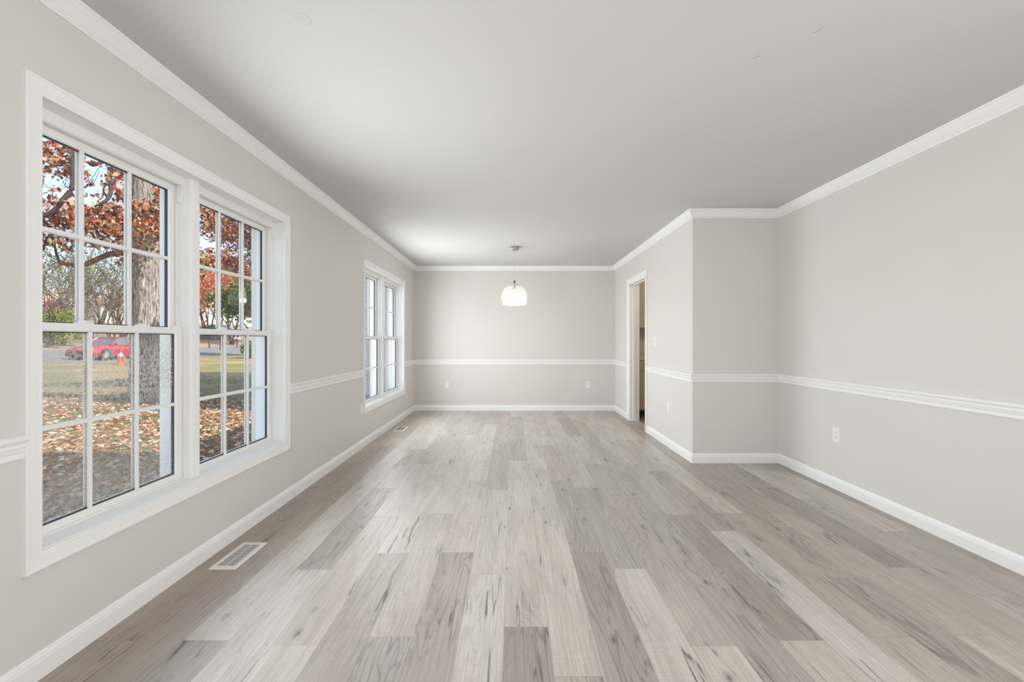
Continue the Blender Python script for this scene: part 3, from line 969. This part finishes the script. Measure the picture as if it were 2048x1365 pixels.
def leaf_object(name, pts, size, outline, mat, seed, parent=None, flat=False):
    rg = np.random.default_rng(seed)
    pts = np.asarray(pts, float)
    n, k_ = len(pts), len(outline)
    ol = np.array(outline)
    def rnd_dir():
        v = rg.normal(size=(n, 3)); return v / np.linalg.norm(v, axis=1, keepdims=True)
    a = rnd_dir(); b_ = rnd_dir()
    if flat:
        nrm = np.stack([rg.normal(0, .28, n), rg.normal(0, .28, n), np.ones(n)], 1)
        a = np.cross(nrm, b_); a /= np.linalg.norm(a, axis=1, keepdims=True)
        b_ = np.cross(nrm, a); b_ /= np.linalg.norm(b_, axis=1, keepdims=True)
    else:
        b_ = np.cross(a, b_); b_ /= np.linalg.norm(b_, axis=1, keepdims=True)
    s = size * rg.uniform(.65, 1.3, n)
    nn = np.cross(a, b_)
    V = pts[:, None, :] + s[:, None, None] * (ol[None, :, 0:1] * a[:, None, :] * 1.0 + ol[None, :, 1:2] * b_[:, None, :]
                                              + (np.abs(ol[None, :, 0:1]) * .35 - ol[None, :, 1:2] ** 2 * .3) * nn[:, None, :])
    me = bpy.data.meshes.new(name)
    me.vertices.add(n * k_)
    me.vertices.foreach_set('co', V.reshape(-1))
    me.loops.add(n * k_)
    me.loops.foreach_set('vertex_index', np.arange(n * k_, dtype=np.int32))
    me.polygons.add(n)
    me.polygons.foreach_set('loop_start', np.arange(0, n * k_, k_, dtype=np.int32))
    me.update(calc_edges=True)
    ca_ = me.color_attributes.new('leaf', 'FLOAT_COLOR', 'CORNER')
    c = np.repeat(np.stack([rg.random(n), rg.random(n), np.zeros(n), np.ones(n)], 1), k_, 0)
    ca_.data.foreach_set('color', c.reshape(-1))
    me.materials.append(mat)
    o_ = bpy.data.objects.new(name, me)
    COL.objects.link(o_)
    if parent is not None:
        o_.parent = parent
        o_.matrix_parent_inverse = Matrix.Translation(-parent.location)
    return o_

def blob_pts(rg, centre, rad, n):
    v = rg.normal(size=(n, 3))
    v /= np.linalg.norm(v, axis=1, keepdims=True)
    return np.asarray(centre) + v * (rg.random((n, 1)) ** .45) * np.asarray(rad)

# bark
m, nt, b = newmat('oak_bark')
oc = objcoord(nt)
w1 = noise(nt, scaled(nt, oc, (30, 30, 4.5)), 1.0, 5, .62, .8)
ln(nt, ramp(nt, w1, [(.36, lin((66, 58, 54))), (.47, lin((154, 143, 134))), (.68, lin((224, 216, 208)))]), b.inputs['Base Color'])
setin(b, Roughness=.95)
bump(nt, b, w1, 1.0, .06)
M['bark'] = m
M['twig'] = plain('grey_brown_bark', (92, 82, 76), .95, 0, .2, 8)
M['paletwig'] = plain('pale_grey_bark', (176, 164, 150), .95, 0, .15, 8)
M['darkbark'] = plain('dark_branch_bark', (74, 62, 56), .95, 0, .25, 9)
M['redbark'] = plain('rusty_branch_bark', (140, 92, 66), .95, 0, .3, 7)

# --- the oak in front of the window -------------------------------------
rg = np.random.default_rng(5)
DO = 11.0
tb = P(292, 806, DO); tb.z = gz(tb.x) - .05
oak = empty('oak_tree', tb)
tag(oak, 'big oak with ridged bark and rust leaves outside the near window', 'tree')
tr = MB()
rings = []
for i in range(26):
    t = i / 25
    z = tb.z + t * 9.5
    cxp = tb.x + .02 * math.sin(z * 1.3) - .03 * t
    rad = (.335 - .10 * t) * (1 + .22 * max(0, .06 - t) / .06)
    rings.append([(cxp + (rad * (1 + .035 * math.sin(5 * a + z) + .025 * math.sin(11 * a - 2 * z) + .02 * math.sin(17 * a + 3 * z))) * math.cos(a), tb.y + (rad * (1 + .03 * math.sin(7 * a - z))) * math.sin(a), z)
                  for a in [2 * math.pi * q / 40 for q in range(40)]])
tr.loft(rings)
tr.build('trunk', M['bark'], oak, True)
def limb(pts, r0, r1, n=9, mat='darkbark', name='branch'):
    P_ = [P(*p) for p in pts]
    # smooth with Catmull-Rom
    out_ = []
    for i in range(len(P_) - 1):
        p0, p1, p2, p3 = P_[max(0, i - 1)], P_[i], P_[i + 1], P_[min(len(P_) - 1, i + 2)]
        for s_ in range(5):
            t = s_ / 5
            out_.append(.5 * ((2 * p1) + (p2 - p0) * t + (2 * p0 - 5 * p1 + 4 * p2 - p3) * t * t + (3 * p1 - p0 - 3 * p2 + p3) * t ** 3))
    out_.append(P_[-1])
    m_ = len(out_)
    MB().tube(out_, [r0 + (r1 - r0) * i / (m_ - 1) for i in range(m_)], n).build(name, M[mat], oak, True)
limb([(285, 490, 11.0), (258, 503, 10.6), (222, 508, 10.0), (192, 520, 9.6), (165, 530, 9.4), (120, 527, 9.3)], .085, .04, 10, 'redbark')
limb([(120, 527, 9.3), (112, 505, 9.2), (108, 485, 9.2), (97, 468, 9.2)], .028, .012, 6)
limb([(285, 420, 11.0), (262, 450, 10.4), (232, 458, 9.9), (205, 458, 9.6), (222, 440, 9.5), (232, 425, 9.4)], .06, .025)
limb([(300, 300, 11.2), (262, 330, 10.2), (222, 345, 9.6), (222, 380, 9.4), (212, 402, 9.2), (188, 412, 9.1)], .06, .03)
limb([(222, 362, 9.5), (208, 375, 9.3), (206, 392, 9.2), (196, 402, 9.1)], .022, .01, 6)
limb([(215, 200, 10.5), (160, 290, 9.2), (148, 330, 8.9), (146, 372, 8.8), (128, 398, 8.7), (104, 424, 8.6), (70, 440, 8.5)], .07, .035)
limb([(230, 230, 10.8), (232, 300, 10.6), (190, 330, 10.2), (166, 322, 10.0), (100, 334, 9.8), (60, 350, 9.7)], .05, .02)
limb([(300, 380, 11.4), (360, 390, 12.5), (405, 420, 13.2), (425, 452, 13.6), (470, 470, 14.2)], .07, .025)
limb([(310, 330, 11.4), (380, 400, 12.8), (440, 440, 13.4), (500, 470, 14.0), (540, 500, 14.5)], .06, .02)
limb([(60, 470, 9.0), (84, 500, 9.0), (100, 470, 9.0), (150, 476, 9.2)], .03, .012, 6)
for k_ in range(60):                       # fine twigs
    x0, y0 = rg.uniform(70, 260), rg.uniform(300, 540)
    d = rg.uniform(8.6, 10.5)
    limb([(x0, y0, d), (x0 + rg.normal(0, 14), y0 + rg.normal(0, 14), d + .1), (x0 + rg.normal(0, 28), y0 + rg.normal(0, 26), d + .2)], .009, .004, 4, name='twig')
pts = []
def cl_(px, py, d, rx, ry, n):
    c = P(px, py, d)
    s_ = d / F
    n = max(6, int(n * (1.35 if px < 350 else 1.9)))
    pts.append(blob_pts(rg, c, (rx * s_, rx * s_ * .9 + .25, ry * s_), n))
# left window, upper sash
for a in [(95, 300, 9.4, 28, 26, 150), (130, 330, 9.2, 26, 22, 110), (100, 345, 9.0, 28, 10, 40), (140, 300, 9.6, 18, 10, 50), (150, 350, 9.2, 10, 22, 60),
          (100, 405, 8.9, 30, 18, 70), (90, 440, 8.8, 26, 22, 130), (130, 440, 9.0, 22, 20, 130), (148, 415, 8.9, 16, 16, 60), (190, 440, 9.2, 34, 24, 260),
          (230, 430, 9.5, 26, 28, 230), (210, 462, 9.3, 44, 14, 190), (250, 400, 9.7, 16, 18, 70), (235, 380, 9.6, 12, 30, 60), (225, 350, 9.6, 10, 22, 40),
          (170, 320, 9.8, 14, 7, 16), (250, 350, 9.8, 14, 14, 22), (290, 440, 10.2, 34, 26, 230), (310, 420, 10.3, 26, 18, 110), (325, 400, 10.3, 14, 30, 70),
          (300, 462, 10.0, 32, 16, 130), (325, 385, 10.2, 12, 16, 40), (325, 455, 10.4, 14, 22, 60), (300, 490, 10.2, 28, 12, 24), (110, 492, 9.1, 30, 8, 40), (190, 486, 9.4, 26, 9, 60),
          (235, 490, 9.7, 18, 10, 60), (245, 520, 9.9, 8, 22, 36), (85, 490, 9.0, 8, 20, 16), (130, 480, 9.1, 20, 6, 30), (200, 400, 9.4, 30, 30, 24), (120, 380, 9.0, 30, 20, 22),
          (430, 450, 13.0, 30, 36, 420), (470, 470, 13.6, 36, 34, 420), (510, 480, 14.2, 24, 40, 300), (450, 520, 13.4, 44, 22, 320), (500, 545, 14.0, 30, 30, 160),
          (420, 420, 13.0, 20, 22, 110), (490, 440, 14.0, 34, 18, 200), (330, 560, 12.4, 8, 70, 60), (540, 470, 14.5, 20, 60, 160), (350, 430, 12.5, 30, 50, 160)]:
    cl_(*a)
leaf_object('foliage', np.concatenate(pts), .105, OAK, M['oakleaf'], 3, oak)

# --- bare and half bare trees across the lawn and street -------------------
def tree_mesh(rg, base, height, stems, spread, depth, r0, tips, lean=0.0):
    mb = MB()
    def grow(p, d, length, r, lev):
        n = 3
        pts_ = [p]
        dd = d.copy()
        for i in range(n):
            dd = (dd + Vector(rg.normal(0, .14, 3)) + Vector((0, 0, .05))).normalized()
            pts_.append(pts_[-1] + dd * (length / n))
        mb.tube(pts_, [r * (1 - .45 * i / n) for i in range(n + 1)], 6 if lev < 2 else 4)
        if lev >= depth:
            tips.append(tuple(pts_[-1])); tips.append(tuple(pts_[1]))
            return
        kids = 2 + (rg.random() < .65)
        for q in range(kids):
            ax = Vector(rg.normal(0, 1, 3)).normalized()
            nd_ = (dd + ax * rg.uniform(.35, .75) * spread).normalized()
            start = pts_[-1] if q < 2 else pts_[2]
            grow(start, nd_, length * rg.uniform(.6, .82), r * .55, lev + 1)
    for s_ in range(stems):
        a = 2 * math.pi * (s_ + rg.random() * .5) / stems
        tilt = rg.uniform(.12, .32) if stems > 1 else .04
        d = Vector((math.cos(a) * tilt, math.sin(a) * tilt, 1)).normalized()
        grow(Vector(base) + Vector((math.cos(a), math.sin(a), 0)) * (.12 if stems > 1 else 0), d, height * .34, r0, 0)
    return mb

def tree(name, px, d, height, stems, mat, label, cat='tree', leaves=None, per=3, lsize=.16, spread=1.0, depth=4, r0=.09, seed=1, jitter=.35, group=None):
    rg_ = np.random.default_rng(seed)
    x = (px - 1024) / F * d
    base = Vector((x, d, gz(x) - .03))
    root_ = empty(name, base)
    tag(root_, label, cat, group)
    tips = []
    mb_ = tree_mesh(rg_, base, height, stems, spread, depth, r0, tips)
    mb_.build('trunk_and_branches', M[mat], root_, True)
    if leaves:
        tp_ = np.array(tips)
        pp = np.repeat(tp_, per, 0) + rg_.normal(0, jitter, (len(tp_) * per, 3))
        leaf_object('foliage', pp, lsize, OVAL, M[leaves], seed + 50, root_)
    return root_
tree('crape_myrtle', 182, 38.0, 4.6, 6, 'paletwig', 'bare pale many stemmed small tree across the street behind the red car', leaves='paleleaf', per=1, lsize=.10, seed=21, r0=.05)
tree('bare_tree', 132, 44, 9.0, 5, 'twig', 'bare multi stem tree on the hillside left of centre in the first pane', leaves='paleleaf', per=1, lsize=.2, seed=31, r0=.13)
tree('bare_tree', 200, 52, 10.5, 5, 'twig', 'half bare tree with grey green leaves left of the oak trunk', leaves='greenleaf', per=2, lsize=.24, seed=32, r0=.14)
tree('bare_tree', 92, 36, 8.5, 4, 'twig', 'half bare tree with green leaves at the left edge of the first pane', leaves='greenleaf', per=2, lsize=.22, seed=33, r0=.12)
tree('bare_tree', 246, 45, 8.5, 4, 'twig', 'bare tree in front of the far white house', leaves='paleleaf', per=1, lsize=.2, seed=34, r0=.1)
tree('bare_tree', 60, 72, 17, 3, 'twig', 'tall pale bare tree far behind the hillside', leaves='paleleaf', per=3, lsize=.34, seed=35, r0=.2, depth=5)
tree('bare_tree', 165, 86, 20, 3, 'twig', 'tall faint bare tree behind the hillside houses', leaves='paleleaf', per=2, lsize=.34, seed=36, r0=.2, depth=5)
for q, (px, d, h, sd, lv_, lb) in enumerate([(112, 33.5, 6.0, 71, 'paleleaf', 'bare bush like tree at the street edge left of the pale myrtle'), (158, 39.5, 8.0, 72, 'greenleaf', 'slender half bare tree behind the pale myrtle'),
                             (222, 37.5, 7.0, 73, 'paleleaf', 'slender bare tree before the white house'), (240, 62, 9.5, 74, 'orangeleaf', 'small tree with orange leaves near the white house'), (80, 61, 12.0, 75, 'paleleaf', 'bare tree by the orange house')]):
    tree('bare_tree', px, d, h, 5, 'twig', lb, leaves=lv_, per=1, lsize=.14, seed=sd, r0=.085, depth=5 if h < 9 else 4)
tree('orange_tree', 416, 58, 10.5, 5, 'twig', 'low spreading tree with pink orange leaves seen through the second sash', leaves='orangeleaf', per=14, lsize=.3, seed=41, r0=.13, jitter=.6)
tree('orange_tree', 464, 53.5, 9.6, 5, 'twig', 'orange leaved tree left of the dark evergreen', leaves='orangeleaf', per=14, lsize=.34, seed=42, r0=.13, jitter=.7)
tree('orange_tree', 385, 61, 11.0, 4, 'twig', 'orange leaved tree behind the window mullion', leaves='orangeleaf', per=12, lsize=.34, seed=43, r0=.13, jitter=.7)
tree('evergreen_tree', 519, 36.5, 6.2, 3, 'twig', 'dense green tree at the right edge of the near window', leaves='greenleaf', per=30, lsize=.28, seed=44, r0=.12, jitter=.45, spread=.8)
tree('evergreen_tree', 545, 60, 14, 3, 'twig', 'tall green tree farther back at the right edge of the near window', leaves='greenleaf', per=24, lsize=.42, seed=45, r0=.2, jitter=.9, spread=.8)
tree('evergreen_tree', 440, 84, 16, 3, 'twig', 'tall green tree far behind the orange trees', leaves='brightgreen', per=20, lsize=.5, seed=46, r0=.2, jitter=1.1, spread=.8)

def shrub(name, px, d, w, h, mat, label, n, lsize, seed):
    rg_ = np.random.default_rng(seed)
    x = (px - 1024) / F * d
    base = Vector((x, d, gz(x) - .02))
    root_ = empty(name, base)
    tag(root_, label, 'shrub')
    mb_ = MB()
    for q in range(7):
        a = 2 * math.pi * q / 7
        mb_.tube([base, base + Vector((math.cos(a) * w * .18, math.sin(a) * w * .18, h * .45)), base + Vector((math.cos(a) * w * .34, math.sin(a) * w * .34, h * .8))], [.03, .02, .008], 5)
    mb_.build('stem', M['twig'], root_)
    pp = blob_pts(rg_, (base.x, base.y, base.z + h * .52), (w / 2, w / 2, h * .5), n)
    leaf_object('foliage', pp, lsize, OVAL, M[mat], seed, root_)
shrub('green_shrub', 128, 33.9, 2.7, 3.0, 'brightgreen', 'bright yellow green shrub on the hillside behind the red car', 1500, .2, 61)
shrub('green_shrub', 94, 31.8, 2.4, 2.7, 'greenleaf', 'mixed green shrub left of the bright shrub', 900, .2, 62)
shrub('green_shrub', 96, 47, 3.0, 2.8, 'orangeleaf', 'orange shrub at the left window edge on the hillside', 800, .22, 65)
shrub('dark_shrub', 509, 32.5, 1.9, 1.4, 'greenleaf', 'dark round shrub beside the street at the right of the view', 1500, .16, 63)
shrub('dark_shrub', 420, 58, 5.0, 1.8, 'greenleaf', 'dark hedge clump behind the mailboxes', 1200, .24, 64)

# --- fallen leaves on the lawn -----------------------------------------
rg = np.random.default_rng(9)
n = 44000
xs = -2.3 - rg.random(n) ** 1.25 * 15
ys = 1.5 + rg.random(n) ** 1.1 * 17
keep = rg.random(n) < np.clip(1.2 - (ys - 9.6) / 2.6, .05, 1) * np.clip(1.2 - (-xs - 10) / 5, .15, 1)
keep &= (ys < 12.4) | (xs < -5.9)
keep &= np.hypot(xs - tb.x, ys - tb.y) > .75
xs, ys = xs[keep], ys[keep]
zs = np.array([gz(x) for x in xs]) + .012 + rg.random(len(xs)) * .02
lv = leaf_object('fallen_leaves', np.stack([xs, ys, zs], 1), .085, OAK, M['fallen'], 77, None, True)
tag(lv, 'tan fallen oak leaves carpeting the lawn near the window', 'leaves', None, 'stuff')

# --- red car ------------------------------------------------------------
M['carred'] = plain('red_car_paint', (170, 20, 50), .25)
M['carred'].node_tree.nodes['Principled BSDF'].inputs['Coat Weight'].default_value = .6
M['carglass'] = plain('car_glass', (96, 112, 120), .08, 0, 0, 1)
M['tyre'] = plain('black_rubber', (30, 30, 31), .85)
M['rim'] = plain('silver_rim', (200, 200, 198), .3, .7)
M['lamp'] = plain('car_headlamp', (216, 220, 224), .15)
M['blackplastic'] = plain('black_plastic', (34, 34, 36), .6)
M['tail'] = plain('tail_lamp', (140, 20, 24), .25)
M['carblue'] = plain('dark_blue_car_paint', (74, 84, 108), .3)
def car(name, cx_, cy, z0, ang, paint_, label):
    root_ = empty(name, (cx_, cy, z0))
    tag(root_, label, 'car')
    rot = Matrix.Rotation(ang, 4, 'Z')
    T = Matrix.Translation((cx_, cy, z0)) @ rot
    def B(mb_, nm, mat, par=root_, smooth=True):
        mb_.v = [tuple(T @ Vector(p)) for p in mb_.v]
        return mb_.build(nm, mat, par, smooth)
    # nose towards -y; sections: y, z_low, z_belt, z_top, half width
    secs = [(-2.25, .36, .52, .60, .62), (-2.20, .24, .58, .66, .74), (-2.0, .20, .64, .72, .82), (-1.4, .18, .76, .82, .86), (-.85, .18, .86, .92, .87), (0, .18, .88, .93, .88),
            (1.0, .18, .90, .95, .87), (1.55, .20, .92, .98, .85), (2.05, .24, .90, .97, .80), (2.25, .36, .84, .92, .70)]
    rs = []
    for y, zl, zb, zt, w in secs:
        rs.append([(-w * .9, y, zl), (w * .9, y, zl), (w, y, zl + .12), (w * 1.0, y, zb - .1), (w * .96, y, zb), (w * .82, y, zt), (0, y, zt + .02), (-w * .82, y, zt), (-w * .96, y, zb), (-w, y, zb - .1), (-w, y, zl + .12)])
    body = B(MB().loft(rs), 'body', paint_)
    gs = [(-.95, .90, .78, .90, .78), (-.25, .90, .80, 1.34, .58), (.1, .90, .80, 1.385, .57), (.75, .90, .80, 1.37, .56), (1.15, .92, .78, 1.30, .55), (1.75, .95, .72, .97, .66)]
    rs = [[(-w0, y, z0_), (w0, y, z0_), (w1, y, z1_), (-w1, y, z1_)] for y, z0_, w0, z1_, w1 in gs]
    cabin = B(MB().loft(rs), 'cabin_glass', M['carglass'])
    rf = MB().loft([[(-w, y, z), (w, y, z), (w * .9, y, z + .035), (-w * .9, y, z + .035)] for y, z, w in ((-.30, 1.325, .60), (.05, 1.378, .60), (.75, 1.365, .59), (1.2, 1.29, .57))])
    B(rf, 'roof_panel', paint_)
    for s_ in (-1, 1):
        B(MB().tube([(s_ * .79, -1.0, .90), (s_ * .59, -.27, 1.345)], .035, 6), 'windscreen_pillar', paint_)
        B(MB().tube([(s_ * .815, .42, .90), (s_ * .585, .38, 1.375)], .035, 6), 'door_pillar', paint_)
        B(MB().tube([(s_ * .72, 1.72, .96), (s_ * .57, 1.15, 1.315)], .06, 6), 'rear_pillar', paint_)
    for y in (-1.33, 1.28):
        for s_ in (-1, 1):
            w_ = MB().lathe((s_ * .80, y, .30), [(.16, -.09 * s_), (.30, -.09 * s_), (.305, -.06 * s_), (.305, .07 * s_), (.29, .085 * s_), (.2, .085 * s_)], 28, 'x')
            wh = B(w_, 'wheel', M['tyre'])
            r_ = MB().lathe((s_ * .80, y, .30), [(.20, .07 * s_), (.205, .088 * s_), (.17, .082 * s_), (.04, .098 * s_)], 24, 'x')
            for q in range(6):
                a = 2 * math.pi * q / 6
                c_, sn = math.cos(a), math.sin(a)
                r_.tube([(s_ * .89, y + .03 * c_, .30 + .03 * sn), (s_ * .887, y + .18 * c_, .30 + .18 * sn)], .022, 5)
            B(r_, 'rim', M['rim'], wh)
            a_ = MB().lathe((s_ * .70, y, .32), [(.30, 0), (.36, 0), (.36, .181 * s_), (.30, .181 * s_)], 28, 'x')
            B(a_, 'wheel_arch', M['blackplastic'], body)
    for s_ in (-1, 1):
        B(MB().loft([[(s_ * .45, -2.245, .56), (s_ * .72, -2.16, .57), (s_ * .72, -2.10, .69), (s_ * .45, -2.19, .68)], [(s_ * .45, -2.0, .56), (s_ * .74, -1.95, .57), (s_ * .74, -1.9, .69), (s_ * .45, -2.0, .68)]]), 'headlamp', M['lamp'])
        B(MB().box(min(s_ * .5, s_ * .74), max(s_ * .5, s_ * .74), 2.18, 2.26, .74, .88), 'tail_lamp', M['tail'])
        B(MB().lathe((s_ * .93, -.72, .98), [(.02, -.05), (.075, -.03), (.075, .03), (.03, .05)], 14, 'y'), 'side_mirror', paint_)
        B(MB().box(min(s_ * .86, s_ * .892), max(s_ * .86, s_ * .892), .25, .40, .80, .83), 'door_handle', M['blackplastic'])
    B(MB().box(-.40, .40, -2.268, -2.18, .46, .55), 'grille', M['blackplastic'])
    B(MB().box(-.70, .70, -2.27, -2.15, .27, .36), 'bumper_intake', M['blackplastic'])
    return root_
car('red_car', -26.1, 27.9, gz(-26.1), R(2), M['carred'], 'red sedan parked on the street behind the fogged pane')
car('blue_car', P(439, 688, 72).x, 72, gz(P(439, 688, 72).x) - .05, R(70), M['carblue'], 'small dark blue car parked far off up the street')

# --- hydrant, mailboxes ---------------------------------------------------
M['hydrant'] = plain('orange_paint', (236, 92, 40), .5)
M['silver'] = plain('silver_paint', (196, 200, 204), .4, .3)
hx, hy = P(241, 720, 23.2).x, 23.2
hz = gz(hx)
hd = empty('fire_hydrant', (hx, hy, hz))
tag(hd, 'orange fire hydrant with silver bonnet standing before the red car', 'hydrant')
MB().lathe((hx, hy, hz), [(.16, -.02), (.16, .03), (.115, .05), (.115, .40), (.14, .41), (.14, .45)], 20).build('barrel', M['hydrant'], hd, True)
MB().lathe((hx, hy, hz), [(.135, .45), (.13, .50), (.10, .57), (.05, .61), (.03, .615), (.03, .66), (.01, .665)], 20).build('bonnet', M['silver'], hd, True)
for s_ in (-1, 1):
    MB().lathe((hx + s_ * .10, hy, hz + .31), [(.06, 0), (.06, s_ * .06), (.07, s_ * .06), (.07, s_ * .085)], 14, 'x').build('hose_cap', M['hydrant'], hd, True)
M['post'] = plain('grey_brown_post', (110, 96, 84), .9)
M['mailbox'] = plain('dark_mailbox', (62, 64, 70), .5)
M['mailwhite'] = plain('white_mailbox', (216, 214, 210), .5)
def mailbox(px, py, d, h, mat, label):
    p = P(px, py, d)
    z = gz(p.x)
    r_ = empty('mailbox', (p.x, d, z))
    tag(r_, label, 'mailbox', 'mailboxes along the far side of the street')
    MB().box(p.x - .06, p.x + .06, d - .06, d + .06, z - .05, z + h).build('post', M['post'], r_)
    mb_ = MB()
    prof_ = [(-.10, 0), (.10, 0), (.10, .13)] + [(.10 * math.cos(a), .13 + .10 * math.sin(a)) for a in (R(30), R(60), R(90), R(120), R(150))] + [(-.10, .13)]
    mb_.loft([[(p.x + xx, d + b__, z + h + zz) for b__, zz in prof_] for xx in (-.32, .32)])
    bx_ = mb_.build('box', mat, r_)
    MB().box(p.x + .05, p.x + .08, d - .125, d - .10, z + h + .08, z + h + .26).build('flag', M['tail'], bx_)
mailbox(474.5, 693, 49, .95, M['mailwhite'], 'pale mailbox on a post before the orange leaves')
mailbox(419, 696, 45, 1.0, M['mailbox'], 'dark mailbox on a post at the left of the second pane')
mailbox(441, 700, 43, 1.1, M['mailbox'], 'dark mailbox on a thin post near the blue car')

# --- houses on the hill -----------------------------------------------------
M['hwall'] = plain('white_house_siding', (222, 220, 214), .8)
M['hbrick'] = plain('orange_house_brick', (170, 132, 116), .9, 0, .12, 5)
M['hroof'] = plain('terracotta_roof', (186, 150, 132), .9, 0, .12, 2)
M['hpane'] = plain('house_window_glass', (88, 96, 104), .2)
def house(y0, y1, xf, depth_, h, wall, label):
    zb = gz(xf) - .6
    r_ = empty('house', (xf - depth_ / 2, (y0 + y1) / 2, zb))
    tag(r_, label, 'house')
    MB().box(xf - depth_, xf, y0, y1, zb, zb + .6 + h).build('walls', wall, r_)
    zt = zb + .6 + h
    mb_ = MB()
    mb_.loft([[(xf + .5, y, zt - .05), (xf + .5, y, zt + .1), (xf - depth_ / 2, y, zt + 2.0), (xf - depth_ - .5, y, zt + .1), (xf - depth_ - .5, y, zt - .05)] for y in (y0 - .5, y1 + .5)])
    mb_.build('roof', M['hroof'], r_)
    nwin = int((y1 - y0) / 3)
    for q in range(nwin):
        yc = y0 + (y1 - y0) * (q + .5) / nwin
        mb_ = MB(); frame_box(mb_, xf + .06, xf - .02, yc - .65, yc + .65, zb + 1.5, zb + 2.9, .1, .1, .1, .1)
        w_ = mb_.build('window', M['mailwhite'], r_)
        MB().box(xf - .01, xf + .02, yc - .56, yc + .56, zb + 1.59, zb + 2.81).build('pane', M['hpane'], w_)
house(60.5, 73, -58, 8, 2.7, M['hwall'], 'white sided house with terracotta roof beside the oak trunk')
house(46, 58, -58.5, 8, 2.3, M['hbrick'], 'orange brick house with terracotta roof behind the bare trees')
